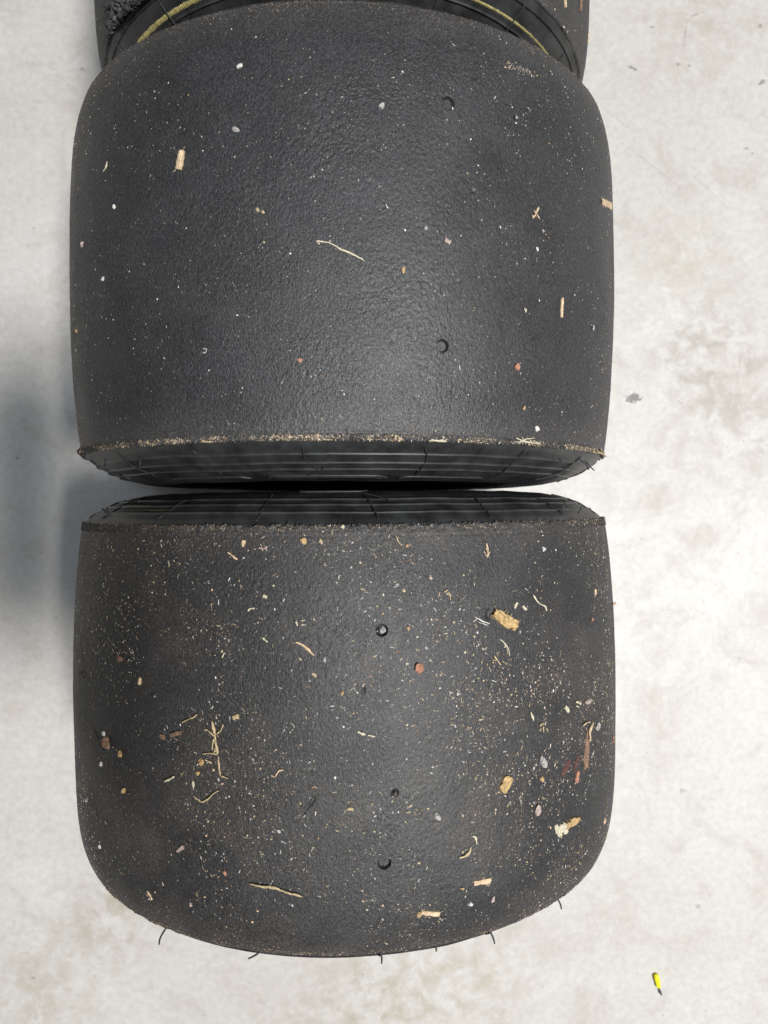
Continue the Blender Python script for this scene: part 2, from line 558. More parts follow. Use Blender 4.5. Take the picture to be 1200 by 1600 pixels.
def build_tyre(T, label, group, mat, seed, amp, pits, fine=0.5, span=1.45, lip=(1.6, 1.6), sidefine=(1, 1), phase=0.0,
               ridges_r=(6.6, 12.0, 17.2), outs=(0.89, 0.82), hair_rows=True, gouges=(), rag=(1, 1)):
    root = bpy.data.objects.new("kart_tyre", None)
    COL.objects.link(root)
    root.location = (T.cx * MM, T.cy * MM, 0)
    root.rotation_euler = (0, 0, T.yaw)
    root.empty_display_size = 0.05
    tag(root, label, "tyre", group)
    nf = int(2 * span * T.R / fine)
    th = np.concatenate([np.linspace(-span, span, nf, endpoint=False), np.linspace(span, 2 * math.pi - span, 110, endpoint=False)])
    nw = int(2 * T.HW / fine)
    w = np.linspace(-T.HW, T.HW, nw)
    for (pth, pw, pr, pd) in pits:                          # finer mesh where a hole is pressed in
        if pr > 1.5:
            th = np.unique(np.concatenate([th, pth + np.arange(-pr - 0.6, pr + 0.6, 0.17) / T.R]))
            w = np.unique(np.concatenate([w, pw + np.arange(-pr - 0.6, pr + 0.6, 0.17)]))
    TH, WW = np.meshgrid(th, w, indexing='ij')
    H = graining(T, TH, WW, seed, amp)
    X = TH * T.R
    for sgn, lw in ((-1, lip[0]), (1, lip[1])):          # frayed lip of rubber rolled over each tread edge
        d = T.HW - sgn * WW
        m = np.clip(1 - d / lw, 0, 1)
        m = np.where(m > 0, np.sqrt(m), 0)
        rough = vnoise(X / 1.3, WW / 0.9, seed + 20) * 1.1 + vnoise(X / 4, WW / 2, seed + 21) * 0.9 + vnoise(X / .7, WW / .6, seed + 22) * .5
        H += m * rag[(sgn + 1) // 2] * (0.15 + rough * 0.75)
        groove = np.exp(-((d - lw * 1.15 - 0.5 * vnoise(X / 9, X * 0, seed + 23)) / 0.35) ** 2)
        H -= groove * np.clip(0.35 + 0.6 * vnoise(X / 12, X * 0 + 3, seed + 24), 0, 1) * 0.55
    for (pth, pw, pr, pd) in pits:                          # round wear-check holes
        dx = (TH - pth) * T.R
        dy = WW - pw
        rr = np.hypot(dx, dy)
        ins = 1 / (1 + np.exp(np.clip((rr - pr - 0.12 * vnoise(dx * 2, dy * 2, 77)) / 0.09, -40, 40)))
        H = H * (1 - ins) - pd * ins
    for (gth, gw, gl, gwid, ang, dep) in gouges:
        dx = (TH - gth) * T.R
        dy = WW - gw
        u = dx * math.cos(ang) + dy * math.sin(ang)
        v = -dx * math.sin(ang) + dy * math.cos(ang) + 0.5 * vnoise(X / 2, WW / 2, seed + 30)
        H -= dep * np.exp(-(u / gl) ** 4 - (v / gwid) ** 2)
    # side-to-side jitter of the outermost columns so the edge is ragged
    Wj = WW.copy()
    for sgn in (-1, 1):
        d = T.HW - sgn * WW
        m = np.clip(1 - d / 1.4, 0, 1)
        Wj += sgn * m * rag[(sgn + 1) // 2] * (vnoise(X / 2.2, X * 0 + 9, seed + 40 + sgn) * 1.3 + vnoise(X / 0.8, X * 0 + 5, seed + 50 + sgn) * 0.6)
    r = T.rad(WW) + H
    P = np.stack([r * np.sin(TH), Wj, T.R + r * np.cos(TH)], -1)
    # turned-under rows at both edges close the tread onto the sidewalls
    def under(col, dr, dw):
        q = P[:, col].copy()
        rc = r[:, col] - dr
        q[:, 0] = rc * np.sin(th)
        q[:, 2] = T.R + rc * np.cos(th)
        q[:, 1] = Wj[:, col] + dw
        return q[:, None]
    P = np.concatenate([under(0, 3.0, 1.4), under(0, 1.3, 0.0), P, under(-1, 1.3, 0.0), under(-1, 3.0, -1.4)], 1)
    n, mcol = P.shape[:2]
    me = mesh_np("tread", P.reshape(-1, 3), grid_faces(n, mcol, wrap=True))
    link("tread", me, mat, root)
    # sidewalls with moulded ridges
    for sgn, out, fin in ((-1, outs[0], sidefine[0]), (1, outs[1], sidefine[1])):
        pr, pw, nr, nw2 = side_profile(T, out, sgn)
        for rd in ridges_r:
            b = np.exp(-(((pr - (T.edge(sgn) - rd)) / 0.32) ** 2)) * (np.arange(len(pr)) < 310)
            pr, pw = pr + nr * b * 0.75, pw + nw2 * b * 0.75
        na = 420 if fin else 160
        ta = np.linspace(0, 2 * math.pi, na, endpoint=False)
        TA_, PR = np.meshgrid(ta, pr, indexing='ij')
        PW = np.broadcast_to(pw, PR.shape)
        wob = vnoise(TA_ * 9, PR / 30, seed + 60) * 0.5 + vnoise(TA_ * 60, PR / 5, seed + 61) * 0.12
        wobe = wob * np.clip((T.edge(sgn) - PR) / 6, 0, 1)
        Q = np.stack([PR * np.sin(TA_), sgn * (T.HW + PW + wobe), T.R + PR * np.cos(TA_)], -1)
        me = mesh_np("sidewall", Q.reshape(-1, 3), grid_faces(na, len(pr), wrap=True, flip=sgn > 0))
        link("sidewall", me, M_SIDE, root)
    # inner lining so that the tyre is a hollow shell, not an open sheet
    lr = np.array([64.5, 90, T.R - 14, T.R - 11, T.R - 11, T.R - 14, 90, 64.5])
    lw = np.array([-(T.HW - 3.0), -(T.HW + 6), -(T.HW - 8), -(T.HW - 20), T.HW - 20, T.HW - 8, T.HW + 6, T.HW - 3.0])
    ta = np.linspace(0, 2 * math.pi, 96, endpoint=False)
    A_, LR = np.meshgrid(ta, lr, indexing='ij')
    LW = np.broadcast_to(lw, LR.shape)
    Q = np.stack([LR * np.sin(A_), LW, T.R + LR * np.cos(A_)], -1)
    link("inner_lining", mesh_np("inner_lining", Q.reshape(-1, 3), grid_faces(96, 8, wrap=True, flip=True)), M_SIDE, root)
    # thin flash cords and vent hairs left by the mould on the sidewalls
    rg = np.random.default_rng(seed)
    for sgn, out in ((-1, outs[0]), (1, outs[1])):
        for k in range(18):
            a0 = math.radians(phase + 20 * k)
            dth = rg.uniform(-0.035, 0.035)
            rs = np.linspace(T.edge(sgn) - rg.uniform(2, 4), T.edge(sgn) - rg.uniform(19, 24), 9)
            pts = []
            kink = rg.uniform(-0.012, 0.012)
            for q, rr in enumerate(rs):
                f = q / 8
                pts.append(side_point(T, sgn, a0 + dth * f + kink * math.sin(f * 5), rr, out, 0.30 + 0.25 * math.sin(f * 9 + k)))
            paths = [(smooth_path(pts, 3), 0.36)]
            if k % 3 == 0:
                pts2 = [side_point(T, sgn, a0 + 0.05 - 0.07 * f + 0.01 * math.sin(f * 4), T.edge(sgn) - 14 - 10 * f, out, 0.35) for f in np.linspace(0, 1, 6)]
                paths.append((smooth_path(pts2, 3), 0.30))
            V, Fq = tube(paths, 6, 0.10, seed=k)
            link("vent_hair", mesh_np("vent_hair", V, Fq), M_HAIR, root)
    return root


def pit(T, px, py, rpx, depth):
    th, w = T.hit(px, py)
    return (th, w, rpx * T.scale(px, py), depth)


def gouge(T, x0, y0, x1, y1, wid, dep):
    a = T.hit(x0, y0)
    b = T.hit(x1, y1)
    dx, dy = (b[0] - a[0]) * T.R, b[1] - a[1]
    return ((a[0] + b[0]) / 2, (a[1] + b[1]) / 2, math.hypot(dx, dy) / 2, wid, math.atan2(dy, dx), dep)


tyre1 = build_tyre(T1, "mostly clean black slick tyre in the middle, with two round holes in its tread", "slick kart tyres standing in a row on the floor",
                   M_TREAD1, 100, 0.22, [pit(T1, 701, 161, 10.0, 2.1), pit(T1, 692, 540, 9.0, 1.9), pit(T1, 806, 184, 3.4, 1.2), pit(T1, 739, 298, 2.4, 0.8)],
                   lip=(2.3, 1.2), sidefine=(1, 0), phase=-4.2, rag=(0.9, 0.2),
                   gouges=[gouge(T1, 985, 480, 990, 500, 0.5, 0.8), gouge(T1, 470, 150, 473, 152, 0.4, 0.6)])
tyre2 = build_tyre(T2, "worn black slick tyre at the bottom, its tread covered in grit, straw and wood bits", "slick kart tyres standing in a row on the floor",
                   M_TREAD2, 200, 0.20, [pit(T2, 597, 985, 8.5, 2.2), pit(T2, 601, 1349, 9.5, 2.0), pit(T2, 617, 1240, 5.0, 1.6)],
                   lip=(1.3, 3.4), sidefine=(0, 1), phase=7.8, rag=(0.35, 0.9), outs=(0.80, 0.87),
                   gouges=[gouge(T2, 492, 1246, 472, 1274, 0.45, 1.1), gouge(T2, 148, 1140, 162, 1172, 0.6, 1.0), gouge(T2, 811, 1240, 814, 1262, 0.4, 0.8),
                           gouge(T2, 568, 1075, 567, 1084, 0.4, 0.9), gouge(T2, 762, 953, 764, 968, 1.2, 1.0)])
tyre3 = build_tyre(T3, "smaller black tyre at the top edge, with a yellow line and torn rubber", "slick kart tyres standing in a row on the floor",
                   M_TREAD3, 300, 0.26, [], fine=0.75, lip=(2.2, 1.2), sidefine=(1, 0), phase=2.0, ridges_r=(3.4, 12.5), outs=(0.9, 0.8), rag=(0.35, 0.2),
                   gouges=[gouge(T3, 915, 70, 913, 82, 0.8, 1.2), gouge(T3, 893, 78, 900, 81, 0.5, 0.9), gouge(T3, 172, 40, 176, 90, 0.9, 1.2)])


# painted lines on the sidewalls
def painted_line(T, sgn, out, rd, width, t0, t1, root, ribbed, name="painted_line"):
    n = int((t1 - t0) * (T.edge(sgn) - rd) / (0.35 if ribbed else 1.0))
    V, Fq = [], []
    for i in range(n + 1):
        t = t0 + (t1 - t0) * i / n
        lf = 0.22 + (0.20 if ribbed and i % 3 == 0 else 0.0)
        ww = width * (1 + 0.12 * math.sin(i * 0.37) + 0.10 * math.sin(i * 1.9)) * (1.25 if t < 0 else 0.75 if ribbed else 1.25)
        for q in range(4):
            V.append(side_point(T, sgn, t, T.edge(sgn) - rd - ww / 2 + ww * q / 3, out, lf - (0.25 if q in (0, 3) else 0)))
    V = np.array(V)
    me = mesh_np(name, V, grid_faces(n + 1, 4), smooth=not ribbed)
    return link(name, me, M_YELLOW, root)


painted_line(T2, 1, 0.87, 9.3, 0.22, -0.86, -0.28, tyre2, False)
painted_line(T3, -1, 0.9, 9.6, 1.35, -1.25, 1.25, tyre3, True)


def moulded_arc(T, sgn, out, rd, t0, t1, root, thick=0.5, droop=3.0):
    """low raised bar of the moulding that drops towards the bead at both ends"""
    pts = []
    for f in np.linspace(0, 1, 26):
        end = max(0, (abs(f - 0.5) - 0.42) / 0.08)
        pts.append(side_point(T, sgn, t0 + (t1 - t0) * f, T.edge(sgn) - rd - droop * end, out, 0.35))
    V, Fq = tube([(pts, thick)], 6, 0.04, seed=3)
    return link("moulded_bar", mesh_np("moulded_bar", V, Fq), M_HAIR, root)


moulded_arc(T1, -1, 0.89, 23.5, -0.26, 0.20, tyre1, 0.55)
moulded_arc(T1, -1, 0.89, 25.5, -0.24, 0.18, tyre1, 0.30)
moulded_arc(T1, -1, 0.89, 24.5, 0.24, 0.62, tyre1, 0.5)
moulded_arc(T1, -1, 0.89, 24.5, -0.74, -0.32, tyre1, 0.5)
moulded_arc(T2, 1, 0.87, 28.5, -0.15, 0.13, tyre2, 0.45)


# vent hairs that stick out past the tread edge
def sticking_hair(T, root, px0, px1, rad=0.42, bend=0.0, start=0.0):
    """root end on the tread edge seen at px0; free end outwards, seen at px1"""
    th, w = T.hit(*px0)
    sgn = 1 if w > 0 else -1
    base = T.to_world(side_point(T, sgn, th, T.edge(sgn) - 1.5, 1.0, -0.6))
    kk = (CAM_H - base[2]) / F_PX
    dd = np.array([(px1[0] - px0[0]) * kk, -(px1[1] - px0[1]) * kk, -1.0])
    tip = base + dd * (0.95 + 2.4 / max(np.linalg.norm(dd), 3))
    base = base + (tip - base) * start
    mid = (base + tip) / 2 + np.array([bend, 0.4 * bend, 0.8])
    P = smooth_path([T.to_local(np.asarray(p)) for p in (base, mid, tip)], 6)
    V, Fq = tube([(P, np.linspace(rad, rad * 0.8, len(P)))], 6, 0.06)
    link("vent_hair", mesh_np("vent_hair", V, Fq), M_HAIR, root)


for a, b, bd in [((250, 1438), (238, 1465), -0.9), ((406, 1484), (389, 1498), 0.6), ((596, 1489), (597, 1505), 0.2),
                 ((684, 1475), (685, 1485), 0), ((771, 1450), (778, 1469), 0.3), ((883, 1391), (889, 1406), 0.3)]:
    sticking_hair(T2, tyre2, a, b, 0.40, bd)
for a, b, bd in [((900, 722), (923, 748), 0.4), ((905, 720), (932, 747), -0.3), ((872, 728), (884, 752), 0.3), ((160, 714), (156, 732), 0.2),
                 ((212, 725), (212, 753), 0.2)]:
    sticking_hair(T1, tyre1, a, b, 0.36, bd, 0.5)
for a, b, bd in [((172, 800), (155, 780), 0.4), ((176, 800), (162, 779), -0.3), ((877, 796), (887, 770), 0.3), ((905, 797), (912, 783), 0.2)]:
    sticking_hair(T2, tyre2, a, b, 0.36, bd, 0.45)


# torn rubber bunched up on the third tyre's edge
def torn_rubber():
    rg = np.random.default_rng(5)
    paths = []
    c = [T3.hit(213, 30), T3.hit(222, 8), T3.hit(210, 44), T3.hit(232, 14), T3.hit(188, 60), T3.hit(180, 78)]
    for k in range(46):
        th0, w0 = c[k % len(c)]
        if k % len(c) > 3 and k > 26:
            continue
        th0 += rg.normal(0, 0.030)
        w0 += rg.normal(0, 2.0)
        n = 7
        ph = rg.uniform(0, 6.28)
        pts = []
        for q in range(n):
            f = q / (n - 1)
            th0 += 0.018 * math.cos(ph + f * 4) + rg.normal(0, 0.006)
            w0 += 1.3 * math.sin(ph + f * 4) + rg.normal(0, 0.4)
            wc = max(min(w0, T3.HW), -T3.HW - 3.0)
            p = T3.local(np.array(th0), np.array(max(wc, -T3.HW)), 0.6 + 2.6 * abs(math.sin(f * 5 + k)) * rg.uniform(0.4, 1))
            p[1] = wc
            pts.append(p)
        paths.append((smooth_path(pts, 4), rg.uniform(0.5, 1.6)))
    paths = [(P, r * (0.8 + 0.5 * np.random.default_rng(i).random(len(P)))) for i, (P, r) in enumerate(paths)]
    V, Fq = tube(paths, 6, 0.13, seed=9)
    link("torn_rubber", mesh_np("torn_rubber", V, Fq), M_TREAD3, tyre3)


torn_rubber()


# ------------------------------------------------------------------ debris
def world_frame(T, th, w):
    p = T.to_world(T.local(np.array(float(th)), np.array(float(w))))
    n = T.normal(np.array(float(th)), np.array(float(w)))
    c, sn = math.cos(T.yaw), math.sin(T.yaw)
    n = np.array([n[0] * c - n[1] * sn, n[0] * sn + n[1] * c, n[2]])
    return p, n


def surf(T, px, py, lift=0.0):
    th, w = T.hit(px, py)
    p, n = world_frame(T, th, w)
    return p + n * lift, n


def place(name, V, Fq, mat, base, label, cat, group=None, smooth=True, midx=None):
    V = np.asarray(V, float) - base
    o = link(name, mesh_np(name, V, Fq, smooth, midx), mat)
    o.location = tuple(base * MM)
    tag(o, label, cat, group)
    return o


def ico(sub=2):
    t = (1 + 5 ** .5) / 2
    v = [(-1, t, 0), (1, t, 0), (-1, -t, 0), (1, -t, 0), (0, -1, t), (0, 1, t), (0, -1, -t), (0, 1, -t), (t, 0, -1), (t, 0, 1), (-t, 0, -1), (-t, 0, 1)]
    f = [(0, 11, 5), (0, 5, 1), (0, 1, 7), (0, 7, 10), (0, 10, 11), (1, 5, 9), (5, 11, 4), (11, 10, 2), (10, 7, 6), (7, 1, 8),
         (3, 9, 4), (3, 4, 2), (3, 2, 6), (3, 6, 8), (3, 8, 9), (4, 9, 5), (2, 4, 11), (6, 2, 10), (8, 6, 7), (9, 8, 1)]
    v = [np.array(a) / np.linalg.norm(a) for a in v]
    for _ in range(sub):
        nf = []
        mid = {}
        def m(a, b):
            k = (min(a, b), max(a, b))
            if k not in mid:
                q = v[a] + v[b]
                v.append(q / np.linalg.norm(q))
                mid[k] = len(v) - 1
            return mid[k]
        for a, b, c in f:
            ab, bc, ca = m(a, b), m(b, c), m(c, a)
            nf += [(a, ab, ca), (b, bc, ab), (c, ca, bc), (ab, bc, ca)]
        f = nf
    return np.array(v), np.array(f)


ICO_V, ICO_F = ico(2)


def pebble(T, px, py, wpx, hpx, mat, label, name="pebble", ang=0.0, flat=0.6, seed=None, cat=None, sink=0.42, group=None):
    seed = int(px * 7 + py) if seed is None else seed
    rg = np.random.default_rng(seed)
    k = T.scale(px, py)
    V = ICO_V.copy()
    for _ in range(8):                                    # cut facets: broken stone, not a ball
        d = rg.standard_normal(3) * np.array([1, 1, 0.55])
        d /= np.linalg.norm(d)
        h = rg.uniform(0.38, 0.75)
        q = V @ d
        V = V - np.outer(np.clip(q - h, 0, None), d)
    V += rg.normal(0, 0.06, V.shape)
    V /= np.abs(V).max(0)
    V = V * np.array([wpx * k / 2, hpx * k / 2, min(wpx, hpx) * k / 2 * flat * 1.3])
    c, sn = math.cos(ang), math.sin(ang)
    V = V @ np.array([[c, sn, 0], [-sn, c, 0], [0, 0, 1]])
    p, n = surf(T, px, py)
    ax = np.array([1.0, 0, 0]) - n * n[0]
    ax /= np.linalg.norm(ax)
    ay = np.cross(n, ax)
    zmin = V[:, 2].min()
    V[:, 2] -= zmin * (1 - sink * 1.2)
    Wd = p + V[:, :1] * ax + V[:, 1:2] * ay + V[:, 2:] * n
    return place(name, Wd, ICO_F, mat, p, label, cat or name, group, smooth=False)


def strand(T, paths, width, mat, label, name="straw", cat=None, lift=0.5, seed=1, group=None, flat=False):
    """paths: list of photo-pixel polylines lying on the tread; width in pixels"""
    k = T.scale(*paths[0][0])
    out = []
    rg = np.random.default_rng(seed)
    for i, pl in enumerate(paths):
        pts = []
        for (x, y) in pl:
            p, n = surf(T, x, y, lift * (1 + 0.5 * rg.random()) * (1 if i == 0 else 0.7))
            pts.append(p)
        P = smooth_path(pts, 6)
        P += rg.normal(0, 0.06, P.shape)
        wd = width * (1 if i == 0 else 0.6) * k / 2
        f = np.linspace(0, 1, len(P))
        R = wd * (0.85 + 0.25 * np.sin(f * 9 + seed)) * np.clip(np.minimum(f, 1 - f) * 8 + 0.45, 0, 1)
        out.append((P, R))
    V, Fq = tube(out, 6, 0.12, seed=seed)
    p, n = surf(T, *paths[0][0])
    return place(name, V, Fq, mat, p, label, cat or name, group)


def chip(T, p0, p1, wpx, mat, label, name="wood_chip", thick=0.9, cat=None, seed=1, taper=(0.7, 0.9), lift=0.0, group=None, frays=0):
    """splinter: long fibrous slab with ragged ends between two photo pixels"""
    rg = np.random.default_rng(seed)
    a, na = surf(T, *p0)
    b, nb = surf(T, *p1)
    n = na + nb
    n /= np.linalg.norm(n)
    ax = b - a
    L = np.linalg.norm(ax)
    ax /= L
    ay = np.cross(n, ax)
    ay /= np.linalg.norm(ay)
    n = np.cross(ax, ay)
    k = T.scale(*p0)
    hw = wpx * k / 2
    N, Mx = 16, 9
    V = []
    edge_l = 0.6 * vnoise(np.linspace(0, 7, N), np.zeros(N) + seed, 3) + rg.normal(0, 0.08, N)
    edge_r = 0.6 * vnoise(np.linspace(0, 7, N), np.zeros(N) + seed + .5, 4) + rg.normal(0, 0.08, N)
    bend = rg.normal(0, 0.03) * L
    endj0 = np.abs(np.linspace(-1, 1, Mx) + rg.uniform(-.6, .6)) * 0.14 + rg.uniform(0, 0.12, Mx)
    endj1 = np.abs(np.linspace(-1, 1, Mx) + rg.uniform(-.6, .6)) * 0.14 + rg.uniform(0, 0.12, Mx)
    fib = rg.normal(0, 0.22, Mx)
    for lay in (1, 0):
        for i in range(N):
            f = i / (N - 1)
            tw = taper[0] + (1 - taper[0]) * min(1, f * 4) if f < 0.5 else taper[1] + (1 - taper[1]) * min(1, (1 - f) * 4)
            for j in range(Mx):
                g = j / (Mx - 1) * 2 - 1
                off = g * hw * tw * (1 + (edge_l[i] if g < 0 else edge_r[i]))
                ff = f
                if i == 0:
                    ff = endj0[j]
                if i == N - 1:
                    ff = 1 - endj1[j]
                h = (thick * (0.75 + 0.35 * math.cos(g * 1.3)) + thick * 0.30 * fib[j] + rg.normal(0, 0.05) * thick) if lay else -0.25
                V.append(a + ax * L * ff + ay * (off + bend * math.sin(f * math.pi)) + n * (h + lift))
    V = np.array(V)
    top = grid_faces(N, Mx)
    bot = grid_faces(N, Mx, flip=True) + N * Mx
    sd = []
    o2 = N * Mx
    for i in range(N - 1):
        sd.append((i * Mx, (i + 1) * Mx, o2 + (i + 1) * Mx, o2 + i * Mx)[::-1])
        sd.append((i * Mx + Mx - 1, (i + 1) * Mx + Mx - 1, o2 + (i + 1) * Mx + Mx - 1, o2 + i * Mx + Mx - 1))
    for j in range(Mx - 1):
        sd.append((j, j + 1, o2 + j + 1, o2 + j))
        e0 = (N - 1) * Mx
        sd.append((e0 + j, e0 + j + 1, o2 + e0 + j + 1, o2 + e0 + j)[::-1])
    Fq = np.concatenate([top, bot, np.array(sd)])
    if frays:
        paths = []
        for _ in range(frays):
            f = rg.choice([rg.uniform(-0.02, 0.15), rg.uniform(0.85, 1.0), rg.uniform(0.2, 0.8)])
            g = rg.choice([-1, 1]) * rg.uniform(0.5, 1)
            s0 = a + ax * L * f + ay * hw * g + n * thick * 0.5
            dirv = ax * rg.normal(0, 1) + ay * g * 1.2 + n * rg.uniform(-0.1, 0.3)
            dirv /= np.linalg.norm(dirv)
            l2 = rg.uniform(0.8, 2.0)
            paths.append((np.array([s0 - dirv * 0.4, s0 + dirv * l2 * 0.5 + rg.normal(0, 0.15, 3), s0 + dirv * l2]), rg.uniform(0.08, 0.16)))
        V2, F2 = tube(paths, 6, 0.1, seed=seed)
        Fq = np.concatenate([Fq, F2 + len(V)])
        V = np.concatenate([V, V2])
    return place(name, V, Fq, mat, (a + b) / 2, label, cat or "wood chip", group, smooth=False)


MID, BOT, TOP = T1, T2, T3
# --- on the middle tyre
chip(MID, (286, 234), (279, 268), 10, M_WOODP, "pale tan wood chip standing out near the upper left of the middle tyre", seed=3, thick=1.0, frays=3)
pebble(MID, 375, 104, 11, 9, M_WHITE, "white crumb of stone nearest the top left edge of the middle tyre")
pebble(MID, 369, 203, 13, 8, M_GREY, "beige oblong pebble right of the pale tan chip on the middle tyre", ang=-0.2)
pebble(MID, 596, 168, 11, 11, M_GREY, "pale grey pebble left of the upper round hole on the middle tyre")
strand(MID, [[(494, 377), (505, 379), (515, 381), (532, 390), (548, 397), (560, 403), (570, 409)], [(494, 377), (500, 383)], [(514, 380), (517, 376)]],
       3.4, M_PALE, "long pale bent straw across the centre of the middle tyre", seed=2)
chip(MID, (878, 464), (876, 498), 5, M_WOODP, "thin upright tan splinter on the right half of the middle tyre", name="wood_splinter", seed=5, thick=0.7)
pebble(MID, 807, 573, 12, 12, M_BRICK, "orange crumb right of the lower round hole on the middle tyre", name="crumb")
chip(MID, (937, 316), (955, 324), 11, M_WOODP, "tan wood flake hanging on the right edge of the middle tyre", seed=6, thick=0.8, frays=6)
strand(MID, [[(830, 342), (835, 335), (840, 324)], [(833, 330), (838, 336), (841, 343)], [(834, 334), (838, 330)], [(830, 338), (837, 338)]], 3.6, M_WOODP,
       "small splayed wood splinter like a cross on the right of the middle tyre", name="wood_splinter", seed=7)
pebble(MID, 629, 423, 8, 11, M_AMBER, "amber brown crumb just below the long bent straw", name="crumb")
pebble(MID, 818, 638, 7, 9, M_AMBER, "light orange crumb above the lower right edge of the middle tyre", name="crumb")
chip(MID, (694, 374), (704, 380), 6, M_PINK, "tiny pinkish flake right of the long bent straw", name="flake", cat="flake", seed=9, thick=0.6)
pebble(MID, 665, 357, 7, 8, M_GREY, "small grey pebble above and right of the long bent straw")
strand(MID, [[(170, 253), (168, 261), (164, 269)]], 2.6, M_PALE, "short pale hooked straw at the far left of the middle tyre", seed=10)
pebble(MID, 130, 382, 8, 10, M_PINK, "pinkish crumb close to the left edge of the middle tyre", name="crumb")
pebble(MID, 180, 323, 7, 8, M_WHITE, "white speck of stone below the short hooked straw on the middle tyre")
pebble(MID, 162, 437, 8, 9, M_WHITE, "white stone speck on the left of the middle tyre, below the pinkish crumb")
pebble(MID, 121, 517, 8, 7, M_AMBER, "orange tan crumb on the left rim of the middle tyre's lower half", name="crumb")
pebble(MID, 468, 563, 10, 8, M_BRICK, "dull red flake left of the bluish sheen on the middle tyre", name="flake", cat="flake", flat=0.3)
pebble(MID, 404, 329, 8, 8, M_STRAW, "left one of two tan crumbs in the left centre of the middle tyre", name="crumb")
pebble(MID, 411, 331, 6, 7, M_STRAW, "right one of two tan crumbs in the left centre of the middle tyre", name="crumb")
pebble(MID, 838, 389, 6, 9, M_WHITE, "white stone speck below the splayed splinter on the middle tyre")
pebble(MID, 838, 671, 9, 12, M_WHITE, "pale stone just above the right end of the straw-covered edge")
pebble(MID, 806, 184, 5, 6, M_GREY, "tiny grey stone stuck in a small hole right of the upper round hole")
pebble(MID, 707, 169, 2.5, 5, M_WHITE, "white sliver of stone inside the upper round hole of the middle tyre", sink=0.6)
pebble(MID, 926, 512, 6, 9, M_GREY, "grey pebble in a nick below the thin upright splinter on the middle tyre")
pebble(MID, 848, 362, 7, 6, M_PINK, "pink tan speck between the splayed splinter and the white stone speck", name="crumb")
pebble(MID, 820, 485, 6, 9, M_PALE, "pale speck left of the thin upright splinter", name="crumb")
strand(MID, [[(504, 689), (511, 697), (517, 707), (518, 720), (519, 728)]], 1.7, M_STRAW, "thin tan fibre curling down over the edge of the middle tyre", name="fibre", seed=12, lift=0.8)
strand(MID, [[(318, 545), (324, 546), (323, 551), (317, 552)]], 2.0, M_GREY, "tiny hooked grey fibre on the dark left part of the middle tyre", name="fibre", seed=13)
strand(MID, [[(602, 321), (606, 327)]], 2.4, M_WHITE, "tiny white splinter above the long bent straw", name="wood_splinter", seed=14)
for lab, pl, mt in (("tuft of brown straw at the lower left corner of the middle tyre", [[(124, 702), (128, 708), (131, 716)], [(130, 697), (126, 706), (124, 712)], [(138, 692), (148, 694), (151, 700)], [(127, 700), (132, 712)]], M_BARK),
                    ("tuft of tan straw at the lower right corner of the middle tyre", [[(928, 704), (938, 710), (942, 713)], [(935, 700), (939, 712)], [(922, 706), (934, 714)], [(941, 704), (936, 713)]], M_STRAW),
                    ("crossed straws on the seam edge of the middle tyre, right of centre", [[(671, 686), (684, 691), (696, 690)], [(675, 694), (684, 688), (693, 684)], [(668, 690), (680, 689)], [(684, 694), (697, 687)]], M_PALE),
                    ("thick wad of pale straw on the seam edge at the right of the middle tyre", [[(802, 684), (816, 689), (838, 693)], [(806, 694), (818, 686), (834, 684)], [(812, 682), (820, 694)], [(824, 684), (829, 696)], [(800, 690), (828, 690)], [(830, 688), (842, 694)]], M_PALE),
                    ("tan straw clump on the seam edge at the left of the middle tyre", [[(318, 688), (326, 694), (334, 698)], [(322, 696), (330, 690)], [(316, 692), (328, 689)], [(326, 698), (336, 692)]], M_STRAW)):
    strand(MID, pl, 3.2, mt, lab, name="straw_tuft", cat="straw tuft", seed=len(lab), lift=1.1)

# --- on the bottom tyre
chip(BOT, (766, 953), (806, 979), 17, M_WOOD, "large golden wood chip on the upper right of the bottom tyre", seed=21, thick=2.2, taper=(0.35, 0.95), frays=10)
pebble(BOT, 652, 1045, 19, 19, M_BRICK, "largest orange-red grit stone, in the middle of the bottom tyre", name="pebble", seed=4, flat=0.6)
strand(BOT, [[(462, 1003), (470, 1006), (480, 1013), (487, 1020), (491, 1024)], [(467, 1003), (476, 1009), (483, 1014)]], 4.6, M_WOODP,
       "short curved tan twig left of centre on the bottom tyre", name="twig", seed=22)
strand(BOT, [[(390, 1379), (410, 1383), (428, 1385), (432, 1386), (448, 1392), (474, 1399)]], 5.0, M_STRAW,
       "long tan twig low on the bottom tyre, left of centre", name="twig", seed=23, lift=0.6)
strand(BOT, [[(333, 1125), (336, 1138), (339, 1155), (342, 1178)], [(342, 1178), (330, 1176), (318, 1177)], [(338, 1147), (346, 1141), (350, 1131)],
             [(336, 1150), (329, 1143), (322, 1139)], [(337, 1150), (334, 1160), (333, 1172)], [(342, 1180), (344, 1200), (346, 1211)], [(346, 1211), (358, 1215)],
             [(336, 1152), (338, 1165), (337, 1175)], [(333, 1192), (322, 1186)]], 4.6, M_STRAW,
       "branching straw sprig on the left half of the bottom tyre", name="straw_sprig", cat="sprig", seed=24, lift=0.7)
chip(BOT, (904, 1277), (880, 1292), 11, M_WOOD, "yellow-tan wood chip with a crumbly end at the lower right of the bottom tyre", seed=25, thick=1.2, taper=(0.3, 0.8), frays=3)
